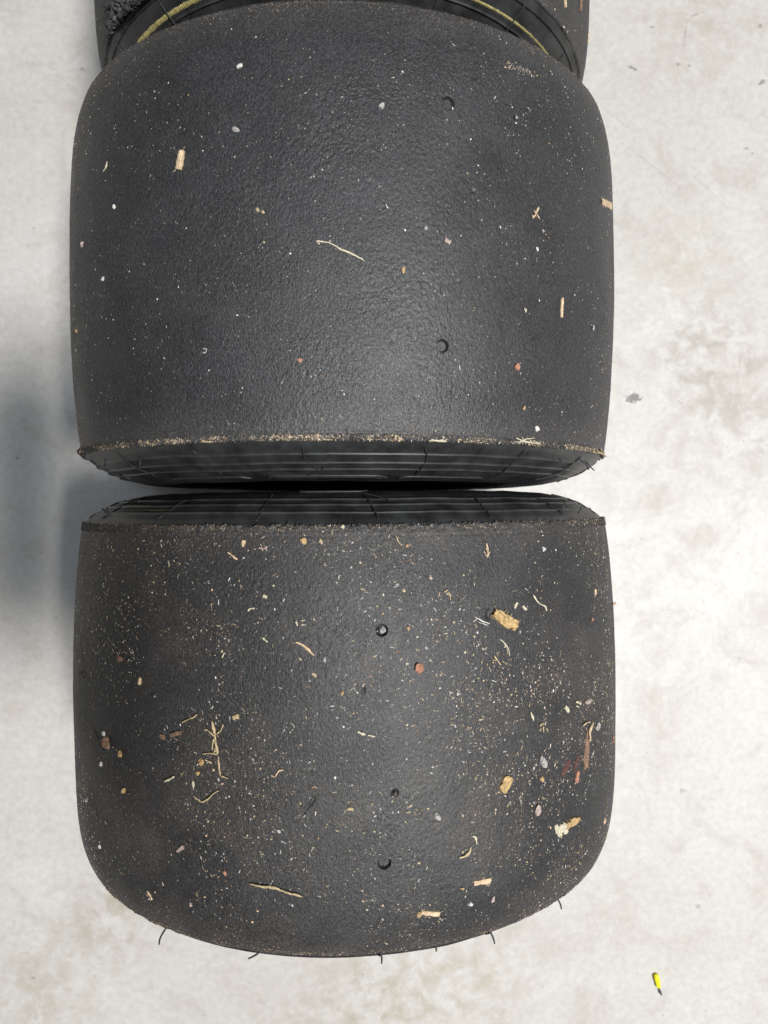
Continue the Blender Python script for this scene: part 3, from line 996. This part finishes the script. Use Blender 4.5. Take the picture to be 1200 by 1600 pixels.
for q, (x, y, r_) in enumerate([(870, 1297, 11), (876, 1293, 12), (881, 1298, 10), (873, 1303, 8), (868, 1291, 7), (880, 1290, 9)]):
    if q == 0:
        _w = []
    rg_ = np.random.default_rng(q)
    k_ = BOT.scale(x, y)
    p_, n_ = surf(BOT, x, y, 0.3)
    _w.append((p_ + (ICO_V * (1 + rg_.normal(0, 0.16, (len(ICO_V), 1)))) * r_ * k_ / 2 * np.array([1, 1, 0.6]), ICO_F + 162 * q))
place("wood_crumbs", np.concatenate([a for a, b in _w]), np.concatenate([b for a, b in _w]), M_PALE, surf(BOT, 875, 1296)[0],
      "pale crumbly lump of wood at the end of the yellow-tan chip", "wood crumb", smooth=False)
chip(BOT, (797, 1212), (781, 1238), 15, M_WOOD, "brown wedge of wood half sunk in the right of the bottom tyre", seed=26, thick=1.4, taper=(0.75, 0.5), frays=3)
pebble(BOT, 848, 1190, 14, 19, M_GREY, "grey-white stone above the yellow crumb on the right of the bottom tyre", seed=31, ang=0.4)
pebble(BOT, 839, 1266, 12, 20, M_PINK, "pinkish stone above the yellow-tan chip on the bottom tyre", seed=32, ang=-0.3)
pebble(BOT, 933, 1135, 10, 14, M_GREY, "grey stone near the right edge of the bottom tyre", seed=33)
strand(BOT, [[(716, 1339), (724, 1337), (731, 1332), (735, 1322)]], 5.0, M_STRAW, "curved straw like a hook low on the right of the bottom tyre", seed=34)
strand(BOT, [[(737, 1305), (742, 1308), (743, 1318)]], 4.2, M_PALE, "short bent pale straw just above the hooked straw", seed=35)
chip(BOT, (655, 1424), (688, 1427), 8, M_WOODP, "pale bark strip near the bottom edge of the bottom tyre", name="bark_strip", cat="bark strip", seed=36, thick=1.0, frays=4)
pebble(BOT, 654, 1428, 9, 10, M_AMBER, "amber crumb at the left end of the pale bark strip", name="crumb")
chip(BOT, (738, 1380), (768, 1375), 8, M_WOODP, "pale flaky bark patch above the bottom edge of the bottom tyre", name="bark_strip", cat="bark strip", seed=37, thick=0.5, frays=8)
pebble(BOT, 734, 1412, 9, 8, M_WHITE, "white round stone below the flaky bark patch")
pebble(BOT, 722, 1388, 7, 6, M_AMBER, "tan crumb left of the flaky bark patch", name="crumb")
pebble(BOT, 770, 1405, 8, 12, M_PINK, "brownish flake below the right end of the flaky bark patch", name="flake", cat="flake", flat=0.3)
pebble(BOT, 316, 1190, 12, 12, M_AMBER, "bright amber crumb at the foot of the straw sprig", name="crumb", seed=38)
pebble(BOT, 310, 1208, 8, 7, M_AMBER, "small amber crumb below the bright one by the straw sprig", name="crumb")
pebble(BOT, 303, 1225, 6, 11, M_PALE, "pale upright crumb above the wavy straw", name="crumb")
pebble(BOT, 682, 1275, 12, 12, M_GREY, "round beige stone set in a dark dent at the lower centre of the bottom tyre", seed=39)
strand(BOT, [[(558, 1142), (565, 1145), (571, 1147)], [(574, 1148), (580, 1149), (586, 1151)]], 5.0, M_PALE, "pale straw broken in two in the middle of the bottom tyre", seed=40)
chip(BOT, (920, 1133), (914, 1205), 15, M_BARK, "long brown bark strip down the right side of the bottom tyre", name="bark_strip", cat="bark strip", seed=41, thick=0.45, taper=(0.25, 0.8))
strand(BOT, [[(923, 1127), (918, 1142), (918, 1158)], [(907, 1134), (913, 1129), (920, 1127)]], 4.6, M_WOODP, "pale splinter on the top of the long brown bark strip", name="wood_splinter", seed=42, lift=0.9)
chip(BOT, (903, 1203), (900, 1224), 9, M_BRICK, "upright orange flake beside the dark red flakes on the bottom tyre", name="flake", cat="flake", seed=43, thick=0.6, taper=(0.3, 0.3))
chip(BOT, (892, 1186), (876, 1214), 13, M_RED, "dark red flake left of the upright orange flake", name="flake", cat="flake", seed=44, thick=0.2, taper=(0.3, 0.4))
chip(BOT, (905, 1180), (896, 1204), 10, M_RED, "dark red flake between the bark strip and the upright orange flake", name="flake", cat="flake", seed=45, thick=0.2, taper=(0.3, 0.4))
pebble(BOT, 845, 1217, 9, 11, M_AMBER, "yellow crumb between the grey-white and the pinkish stone", name="crumb", seed=46)
pebble(BOT, 220, 1064, 7, 12, M_WOODP, "tan oval pebble on the upper left of the bottom tyre", seed=47, flat=0.8)
pebble(BOT, 189, 1029, 13, 10, M_BARK, "brown flat pebble left of and above the tan oval pebble", seed=48)
pebble(BOT, 129, 1055, 10, 12, M_DARK, "dark grey pebble near the left edge of the bottom tyre", seed=49)
pebble(BOT, 168, 1160, 18, 20, M_BARK, "brown lump of dirt near the left edge of the bottom tyre", name="dirt_lump", cat="dirt lump", seed=50)
pebble(BOT, 163, 1145, 8, 10, M_WHITE, "whitish pebble on top of the brown lump of dirt", seed=51)
pebble(BOT, 189, 1178, 8, 13, M_AMBER, "tan bean-shaped pebble below right of the brown lump", seed=52)
pebble(BOT, 159, 1194, 7, 9, M_WHITE, "white stone below the brown lump of dirt", seed=53)
pebble(BOT, 195, 1235, 11, 11, M_AMBER, "yellow crumb on the left of the bottom tyre, below the bean-shaped pebble", name="crumb", seed=54)
pebble(BOT, 137, 1251, 8, 7, M_PINK, "pinkish pebble in a dent at the far left of the bottom tyre", seed=55)
chip(BOT, (251, 1148), (259, 1154), 7, M_BARK, "left, stubby one of two brown bits beside the straw sprig", name="bark_bit", cat="bark bit", seed=56, thick=0.7)
chip(BOT, (266, 1149), (286, 1144), 6, M_BARK, "right, longer one of two brown bits beside the straw sprig", name="bark_bit", cat="bark bit", seed=57, thick=0.7)
strand(BOT, [[(285, 1129), (296, 1123), (304, 1120), (310, 1115)]], 2.4, M_STRAW, "thin slanting straw left of the straw sprig", seed=58)
chip(BOT, (364, 1122), (375, 1118), 6, M_STRAW, "short tan chip right of the top of the straw sprig", seed=59, thick=0.7)
strand(BOT, [[(304, 1243), (310, 1248), (317, 1252), (327, 1247), (335, 1239), (344, 1234)]], 3.0, M_STRAW, "wavy tan straw below the straw sprig", seed=60)
strand(BOT, [[(258, 1220), (266, 1217), (275, 1212)]], 4.4, M_PALE, "short pale straw left of the wavy straw", seed=61)
pebble(BOT, 474, 846, 12, 12, M_AMBER, "tan crumb of grit at the upper edge of the bottom tyre, left of centre", name="crumb", seed=62)
pebble(BOT, 502, 846, 8, 8, M_STRAW, "smaller tan crumb right of the one on the upper edge", name="crumb", seed=63)
strand(BOT, [[(357, 863), (364, 868), (372, 875)]], 3.4, M_WOODP, "short brown straw near the upper left edge of the bottom tyre", seed=64)
pebble(BOT, 380, 850, 9, 12, M_WOODP, "ragged tan chip above the short brown straw", name="wood_chip", cat="wood chip", flat=0.4, seed=65)
chip(BOT, (537, 814), (534, 826), 5, M_PALE, "pale upright chip on the edge of the bottom tyre by the gap", seed=66, thick=0.8)
pebble(BOT, 636, 853, 7, 6, M_AMBER, "bright amber crumb at the end of a thin straw on the upper edge", name="crumb", seed=67)
strand(BOT, [[(618, 838), (622, 847), (628, 853)]], 2.2, M_STRAW, "thin straw leading to the bright amber crumb", seed=68)
strand(BOT, [[(758, 848), (761, 860), (760, 872)], [(755, 861), (759, 869)], [(764, 862), (761, 870)], [(758, 855), (762, 866)]], 2.6, M_WOODP, "upright feathery straw at the upper right of the bottom tyre", name="straw_sprig", cat="sprig", seed=69)
pebble(BOT, 849, 858, 8, 9, M_WHITE, "white stone at the upper right edge of the bottom tyre", seed=70)
strand(BOT, [[(404, 856), (414, 857), (419, 854)], [(408, 850), (412, 862)], [(414, 852), (418, 861)]], 3.2, M_PINK, "brown frayed bit near the upper edge left of the tan crumb", name="bark_bit", cat="bark bit", seed=71)
strand(BOT, [[(737, 972), (745, 966), (750, 969), (757, 972), (764, 974)], [(746, 972), (756, 975), (761, 978)], [(745, 966), (741, 964)]], 2.4, M_WHITE, "branching white fibre left of the golden wood chip", name="fibre", seed=72)
strand(BOT, [[(779, 998), (787, 1005), (793, 1015), (794, 1025)], [(790, 1013), (793, 1022)]], 2.4, M_PALE, "wavy pale straw below the golden wood chip", seed=73)
strand(BOT, [[(770, 1024), (775, 1031), (781, 1039)], [(768, 1031), (774, 1032)], [(783, 1032), (789, 1037)]], 2.6, M_STRAW, "frayed tan straw under the wavy one", seed=74)
chip(BOT, (808, 941), (802, 951), 4, M_PALE, "straight pale splinter right of the golden wood chip", name="wood_splinter", seed=75, thick=0.6)
strand(BOT, [[(831, 929), (836, 938), (844, 945), (849, 947), (853, 955)]], 3.0, M_PALE, "crooked pale straw at the upper right of the bottom tyre", seed=76)
chip(BOT, (815, 946), (822, 953), 4, M_PALE, "short pale splinter between the straight splinter and the crooked straw", name="wood_splinter", seed=77, thick=0.6)
pebble(BOT, 924, 967, 7, 7, M_BRICK, "orange crumb near the right edge of the bottom tyre", name="crumb", seed=78)
pebble(BOT, 930, 926, 8, 13, M_WOODP, "tan flake above the orange crumb near the right edge", name="flake", cat="flake", seed=79, flat=0.3)
strand(BOT, [[(692, 925), (699, 922)], [(696, 926), (702, 930), (703, 938)], [(700, 925), (704, 932)]], 3.0, M_STRAW, "small tangled straw at the upper centre of the bottom tyre", seed=80)
pebble(BOT, 631, 923, 7, 6, M_WOODP, "small tan crumb above the upper hole of the bottom tyre", name="crumb", seed=81)
pebble(BOT, 638, 982, 7, 8, M_AMBER, "amber crumb right of the upper hole of the bottom tyre", name="crumb", seed=82)
pebble(BOT, 597, 985, 13, 13, M_GREY, "smooth round grey stone lodged in the upper hole of the bottom tyre", seed=83, sink=0.95, flat=0.7)
pebble(BOT, 617, 1240, 7, 8, M_DARK, "dark stone lodged in the small middle hole of the bottom tyre", seed=84, sink=0.8)
chip(BOT, (542, 1263), (553, 1264), 5, M_STRAW, "short thick tan chip left of the small middle hole", seed=85, thick=0.7)
strand(BOT, [[(463, 969), (465, 978)], [(470, 970), (477, 969)], [(470, 976), (478, 976)], [(489, 965), (493, 970)]], 3.6, M_PALE, "cluster of short pale bits left of the upper hole", name="straw_bits", cat="straw", seed=86)
strand(BOT, [[(388, 955), (392, 951), (399, 950)]], 3.4, M_PALE, "short pale comma-shaped straw in the dark upper left area", seed=87)
chip(BOT, (411, 931), (418, 934), 5, M_PALE, "small pale chip above the comma-shaped straw", seed=88, thick=0.6)
pebble(BOT, 436, 1299, 8, 7, M_WHITE, "white stone above the long tan twig", seed=89)
chip(BOT, (277, 1330), (289, 1321), 5, M_PINK, "small reddish chip at the lower left of the bottom tyre", seed=90, thick=0.6)
pebble(BOT, 352, 1363, 7, 10, M_BRICK, "reddish crumb left of the long tan twig", name="crumb", seed=91)
pebble(BOT, 157, 1322, 6, 7, M_WHITE, "white stone on the lower left shoulder of the bottom tyre", seed=92)
strand(BOT, [[(232, 1390), (236, 1397), (240, 1405)]], 2.8, M_WOODP, "small hooked straw on the lower left of the bottom tyre", seed=93)
pebble(BOT, 299, 1413, 6, 8, M_PINK, "pinkish crumb above the bottom edge, left of the long tan twig", name="crumb", seed=94)
pebble(BOT, 535, 1083, 5, 8, M_AMBER, "small amber crumb in the very middle of the bottom tyre", name="crumb", seed=95)
pebble(BOT, 944, 1282, 6, 14, M_WOODP, "tan sliver on the lower right rim of the bottom tyre", name="wood_chip", cat="wood chip", seed=96)
pebble(BOT, 956, 1156, 7, 14, M_BARK, "brown bit sticking out of the right rim of the bottom tyre", name="bark_bit", cat="bark bit", seed=97, sink=0)
pebble(BOT, 957, 943, 9, 7, M_WOODP, "tan bit sticking out of the upper right rim of the bottom tyre", name="bark_bit", cat="bark bit", seed=98, sink=0)
strand(BOT, [[(348, 1028), (352, 1019)]], 2.4, M_PALE, "tiny upright straw at the left of the bottom tyre", seed=99)
strand(BOT, [[(411, 996), (419, 1003)]], 3.2, M_PALE, "short slanting pale straw left of the curved twig", seed=100)
pebble(BOT, 507, 1030, 5, 10, M_GREY, "small grey stone below the curved tan twig", seed=101)
chip(BOT, (487, 1052), (495, 1057), 4, M_STRAW, "small tan chip below the curved twig", seed=102, thick=0.6)
strand(BOT, [[(430, 1214), (436, 1204), (444, 1202)], [(430, 1214), (424, 1211)]], 3.0, M_WOODP, "brown curled straw right of the straw sprig", seed=103)
strand(BOT, [[(827, 1112), (830, 1120), (832, 1126)]], 3.8, M_PALE, "pale upright straw above the grey-white stone", seed=104)
strand(BOT, [[(841, 1134), (846, 1129)], [(844, 1137), (842, 1143)], [(848, 1134), (848, 1143)], [(852, 1137), (855, 1143)]], 3.6, M_STRAW, "sheaf of short tan straw above the grey-white stone", name="straw_bits", cat="straw", seed=105)
chip(BOT, (880, 1104), (887, 1112), 6, M_PALE, "cream chip above the top of the long bark strip", seed=106, thick=0.8)
pebble(BOT, 917, 1097, 12, 10, M_PINK, "pinkish crumb pile above the grey stone near the right edge", name="crumb", seed=107)
strand(BOT, [[(905, 1099), (898, 1096)], [(903, 1104), (899, 1103)]], 4, M_PALE, "pale shreds left of the pinkish crumb pile", name="straw_bits", cat="straw", seed=108)

# --- on the far tyre at the top
chip(TOP, (882, -8), (883, 13), 5, M_WOODP, "left tan splinter in a nick on the right of the top tyre", name="wood_splinter", seed=121, thick=0.7)
chip(TOP, (908, -6), (906, 19), 6, M_BARK, "right brown splinter in a nick on the right of the top tyre", name="wood_splinter", seed=122, thick=0.7)
strand(TOP, [[(880, 57), (878, 54)], [(885, 53), (886, 48)]], 3.0, M_PALE, "two pale straw ends on the right of the top tyre", name="straw_bits", cat="straw", seed=123)
strand(TOP, [[(826, 0), (829, 7)], [(829, 2), (832, 6)]], 3, M_PALE, "pale curl of straw above the yellow line on the top tyre", seed=124)
pebble(TOP, 215, 38, 5, 9, M_PALE, "pale chip caught in the torn rubber of the top tyre", name="wood_chip", cat="wood chip", seed=125, sink=-3.0)
pebble(TOP, 924, 60, 5, 14, M_WOODP, "tan smear of wood on the right rim of the top tyre", name="wood_chip", cat="wood chip", seed=126)


# ------------------------------------------------------------------ fine grit and straw crumbs (nobody could count it)
def scatter(T, n, density, seed, label, name, mats, probs, size=(0.10, 0.55), sliver=0.3, wrange=None, thr=(-1.15, 1.15), lift=0.1, sl_len=(2.2, 5.0), cat="grit"):
    rg = np.random.default_rng(seed)
    TH, WW = [], []
    while len(TH) < n:
        th = rg.uniform(thr[0], thr[1], n * 2)
        w = rg.uniform(*(wrange or (-T.HW, T.HW)), n * 2)
        keep = rg.random(n * 2) < density(th, w)
        TH += list(th[keep])
        WW += list(w[keep])
    th = np.array(TH[:n])
    w = np.array(WW[:n])
    P = T.local(th, w)
    Nn = T.normal(th, w)
    ax = np.stack([np.cos(th), 0 * th, -np.sin(th)], -1)
    ay = np.cross(Nn, ax)
    r0 = size[0] + (size[1] - size[0]) * rg.random(n) ** 3.2
    issl = rg.random(n) < sliver
    asp = np.where(issl, rg.uniform(*sl_len, n), rg.uniform(1, 1.5, n))
    wid = np.where(issl, np.minimum(r0 * 0.6, 0.22), r0)
    a = rg.uniform(0, np.pi, n)
    u = ax * np.cos(a)[:, None] + ay * np.sin(a)[:, None]
    v = -ax * np.sin(a)[:, None] + ay * np.cos(a)[:, None]
    base = np.array([[1, 0, 0.1], [0.35, 0.9, 0.15], [-0.55, 0.75, 0.1], [-1, -0.1, 0.1], [-0.4, -0.85, 0.15], [0.55, -0.8, 0.1], [0.1, 0.0, 1.0], [0, 0, -0.9]])
    F = np.array([[0, 1, 6], [1, 2, 6], [2, 3, 6], [3, 4, 6], [4, 5, 6], [5, 0, 6], [1, 0, 7], [2, 1, 7], [3, 2, 7], [4, 3, 7], [5, 4, 7], [0, 5, 7]])
    B = base[None] * (1 + rg.normal(0, 0.22, (n, 8, 3)))
    hgt = wid * 0.6
    V = P[:, None] + Nn[:, None] * lift + u[:, None] * (B[..., 0:1] * (wid * asp)[:, None, None]) + v[:, None] * (B[..., 1:2] * wid[:, None, None]) + \
        Nn[:, None] * (B[..., 2:3] * hgt[:, None, None])
    faces = (F[None] + np.arange(n)[:, None, None] * 8).reshape(-1, 3)
    mi = rg.choice(len(mats), n, p=probs)
    me = mesh_np(name, V.reshape(-1, 3), faces, False, np.repeat(mi, 12))
    o = link(name, me, mats)
    o.location = (T.cx * MM, T.cy * MM, 0)
    o.rotation_euler = (0, 0, T.yaw)
    tag(o, label, cat, kind='stuff')
    return o


GM = [M_WHITE, M_GREY, M_STRAW, M_PALE, M_WOODP, M_PINK, M_BARK, M_MUD, M_AMBER]


def clus(T, sc, seed, gain, bias):
    return lambda th, w: np.clip(bias + gain * (vnoise(th * T.R / sc, w / sc, seed) + 0.6 * vnoise(th * T.R / (sc / 3), w / (sc / 3), seed + 1)), 0.02, 1)


c2 = clus(T2, 22, 5, 1.3, 0.40)
d2 = lambda th, w: np.clip(c2(th, w) * (0.45 + 0.75 / (1 + np.exp(-(th - 0.35) * 7)) + 0.35 / (1 + np.exp((th + 0.45) * 9))) * np.clip(1.1 - 0.5 * np.clip(-w / 79 - 0.2, 0, 1), 0, 1), 0, 1)
scatter(T2, 7500, d2, 1, "pale mineral grit speckled all over the bottom tyre", "grit", GM, [.09, .20, .08, .08, .07, .07, .13, .26, .02], (0.09, 0.44), 0.38)
scatter(T2, 480, d2, 2, "larger sand grains and straw crumbs on the bottom tyre", "coarse_grit", GM, [.14, .18, .2, .18, .08, .07, .07, .06, .02], (0.22, 0.56), 0.75)
c1 = clus(T1, 18, 15, 1.5, 0.30)
d1 = lambda th, w: np.clip(c1(th, w) * (0.35 + 0.8 * np.clip(np.abs(th - 0.05) - 0.35, 0, 1)), 0, 1)
scatter(T1, 2600, d1, 3, "sparse pale grit specks on the middle tyre", "grit", GM, [.20, .28, .05, .06, .06, .06, .08, .20, .01], (0.08, 0.36), 0.15)
scatter(T3, 400, lambda th, w: np.full(th.shape, 0.5), 4, "sparse grit specks on the top tyre", "grit", GM, [.2, .3, .08, .08, .08, .06, .1, .09, .01], (0.08, 0.42), 0.25, thr=(-1.3, 1.3))
e2 = clus(T2, 30, 51, 1.2, 0.35)
d3 = lambda th, w: np.clip(e2(th, w) * (0.25 + 0.9 / (1 + np.exp(-(th - 0.30) * 7)) + 0.9 / (1 + np.exp((th + 0.35) * 8))), 0, 1)
scatter(T2, 13000, d3, 21, "dull brown dust grains caked on both sides of the bottom tyre", "dust_grains", [M_MUD, M_BARK, M_GREY, M_STRAW], [.50, .24, .16, .10], (0.07, 0.24), 0.3, lift=0.05, cat="dust")
scatter(T2, 1300, d2, 22, "hair-thin straw fibres strewn over the bottom tyre", "straw_fibres", [M_STRAW, M_PALE, M_WOODP, M_BARK], [.35, .25, .25, .15], (0.09, 0.19), 1.0, lift=0.12, sl_len=(4, 12), cat="straw fibres")
scatter(T1, 2200, d1, 23, "faint dust grains on the middle tyre", "dust_grains", [M_MUD, M_GREY, M_BARK], [.55, .3, .15], (0.07, 0.2), 0.3, lift=0.05, cat="dust")
# crushed straw packed along the tread edges
e1 = lambda th, w: np.clip(0.35 + 2.4 * vnoise(th * 140 / 9, w * 0, 31) + 0.35 * (th > 0.15), 0.06, 1)
SM = [M_STRAW, M_PALE, M_WOODP, M_BARK, M_MUD]
scatter(T1, 2300, e1, 5, "crushed straw packed along the seam edge of the middle tyre", "straw_crumbs", SM, [.20, .17, .12, .18, .33], (0.12, 0.40), 0.8, (-T1.HW - 0.3, -T1.HW + 1.7), lift=0.35, thr=(-1.35, 1.35), cat="straw crumbs")
scatter(T2, 1100, e1, 6, "dust and straw packed along the seam edge of the bottom tyre", "straw_crumbs", SM, [.12, .10, .10, .25, .43], (0.10, 0.26), 0.65, (T2.HW - 2.0, T2.HW + 0.3), lift=0.35, thr=(-1.35, 1.35), cat="straw crumbs")
scatter(T2, 1200, e1, 7, "sandy dust along the outer edge of the bottom tyre", "edge_grit", SM, [.14, .10, .16, .2, .40], (0.10, 0.24), 0.5, (-T2.HW, -T2.HW + 2.2), lift=0.2, thr=(-1.35, 1.35))
scatter(T1, 900, e1, 8, "sandy dust along the far edge of the middle tyre", "edge_grit", SM, [.08, .07, .12, .23, .50], (0.08, 0.2), 0.5, (T1.HW - 4.0, T1.HW), lift=0.15, thr=(-1.35, 1.35))
sm = T1.hit(808, 106)
scatter(T1, 90, lambda th, w: np.exp(-((th - sm[0]) / 0.05) ** 2 - ((w - sm[1]) / 1.6) ** 2), 9, "patch of pale dried mud near the upper right of the middle tyre", "dried_mud", [M_PINK, M_WOODP, M_MUD], [.3, .3, .4], (0.15, 0.42), 0.5,
        (sm[1] - 4, sm[1] + 4), thr=(sm[0] - 0.12, sm[0] + 0.12), cat="dried mud")
# frayed black rubber crumbs that roughen the seam edges
for T_, wr, sd, lb in ((T1, (-T1.HW - 0.4, -T1.HW + 2.2), 40, "frayed black rubber crumbs on the seam edge of the middle tyre"),
                       (T2, (T2.HW - 3.2, T2.HW + 0.5), 41, "frayed black rubber crumbs on the seam edge of the bottom tyre")):
    scatter(T_, 2200, lambda th, w: np.full(th.shape, 0.8), sd, lb, "rubber_crumbs", [M_LIP, M_TREAD1], [.5, .5], (0.2, 0.6), 0.4, wr, lift=0.3, thr=(-1.4, 1.4), sl_len=(1.5, 3), cat="rubber crumbs")

# ------------------------------------------------------------------ the yellow pin on the floor
a = on_floor(1023, 1519)
b = on_floor(1028, 1541)
c = on_floor(1033, 1554)
root = bpy.data.objects.new("plastic_pin", None)
COL.objects.link(root)
root.location = tuple(a * MM)
root.empty_display_size = 0.01
tag(root, "small bright yellow plastic pin with a dark tip lying on the concrete", "plastic pin")
up = np.array([0, 0, 2.0])
P = smooth_path([np.zeros(3) + up, (b - a) * 0.5 + up, (b - a) + up], 5)
V, Fq = tube([(P, np.array([1.5, 2.0, 2.15, 2.15, 2.1, 2.0, 1.9, 1.8, 1.8, 1.7, 1.5])[:len(P)])], 6, 0.02)
link("handle", mesh_np("handle", V, Fq), M_NEON, root)
P = np.array([(b - a) + up * 0.9, (b - a) * 0.4 + (c - a) * 0.6 + up * 0.7, (c - a) + up * 0.5])
V, Fq = tube([(P, 1.0)], 6, 0.05)
link("tip", mesh_np("tip", V, Fq), M_DARK, root)


# ------------------------------------------------------------------ the phone that takes the picture (its shadow falls across the tyres)
def rounded_slab(x0, x1, y0, y1, z0, z1, rad, n=8):
    ang = []
    for cx, cy, a0 in ((x1 - rad, y1 - rad, 0), (x0 + rad, y1 - rad, 90), (x0 + rad, y0 + rad, 180), (x1 - rad, y0 + rad, 270)):
        for k in range(n + 1):
            a = math.radians(a0 + 90 * k / n)
            ang.append((cx, cy, math.cos(a), math.sin(a)))
    m = len(ang)
    V, F = [], []
    prof = [(rad * 0.0 + 1.2, z0), (0.0, z0 + 1.2), (0.0, z1 - 1.2), (1.2, z1)] if z1 - z0 > 3 else [(0.3, z0), (0.0, z0 + 0.3), (0.0, z1 - 0.3), (0.3, z1)]
    for inset, z in prof:
        for cx, cy, ca, sa in ang:
            V.append((cx + (rad - inset) * ca, cy + (rad - inset) * sa, z))
    for k in range(3):
        for j in range(m):
            F.append((k * m + j, k * m + (j + 1) % m, (k + 1) * m + (j + 1) % m, (k + 1) * m + j))
    V.append(((x0 + x1) / 2, (y0 + y1) / 2, z0))
    V.append(((x0 + x1) / 2, (y0 + y1) / 2, z1))
    for j in range(m):
        F.append((len(V) - 2, (j + 1) % m, j, j))
        F.append((len(V) - 1, 3 * m + j, 3 * m + (j + 1) % m, 3 * m + (j + 1) % m))
    bm = bpy.data.meshes.new("slab")
    bm.from_pydata([tuple(c * MM for c in v) for v in V], [], [tuple(dict.fromkeys(f)) for f in F])
    bm.update()
    return bm


M_PHONE = plain_mat("dark_phone_metal", (0.03, 0.03, 0.035), 0.4, 0.1, 100, 0.05, 0.0001)
M_GLASS = plain_mat("dark_phone_glass", (0.01, 0.01, 0.012), 0.12, 0.1, 100, 0.0, 0.0001)
PX, PY, PZ = -62.0, 18.0, CAM_H + 3.0
root = bpy.data.objects.new("smartphone", None)
COL.objects.link(root)
root.location = (0, 0, PZ * MM)
root.empty_display_size = 0.02
tag(root, "dark smartphone held level above the tyres with its lenses facing down", "smartphone")
link("body", rounded_slab(PX, PX + 78, PY - 161, PY, 1.5, 9.5, 10), M_PHONE, root)
link("screen", rounded_slab(PX + 2.5, PX + 75.5, PY - 158.5, PY - 2.5, 9.5, 10.1, 8), M_GLASS, root)
link("camera_bump", rounded_slab(PX + 40, PX + 75, PY - 38, PY - 3, 0.2, 1.5, 8), M_PHONE, root)
for lx, ly in ((PX + 51, PY - 11), (PX + 51, PY - 29)):
    link("lens", rounded_slab(lx - 6, lx + 6, ly - 6, ly + 6, -0.8, 0.2, 5.9), M_GLASS, root)
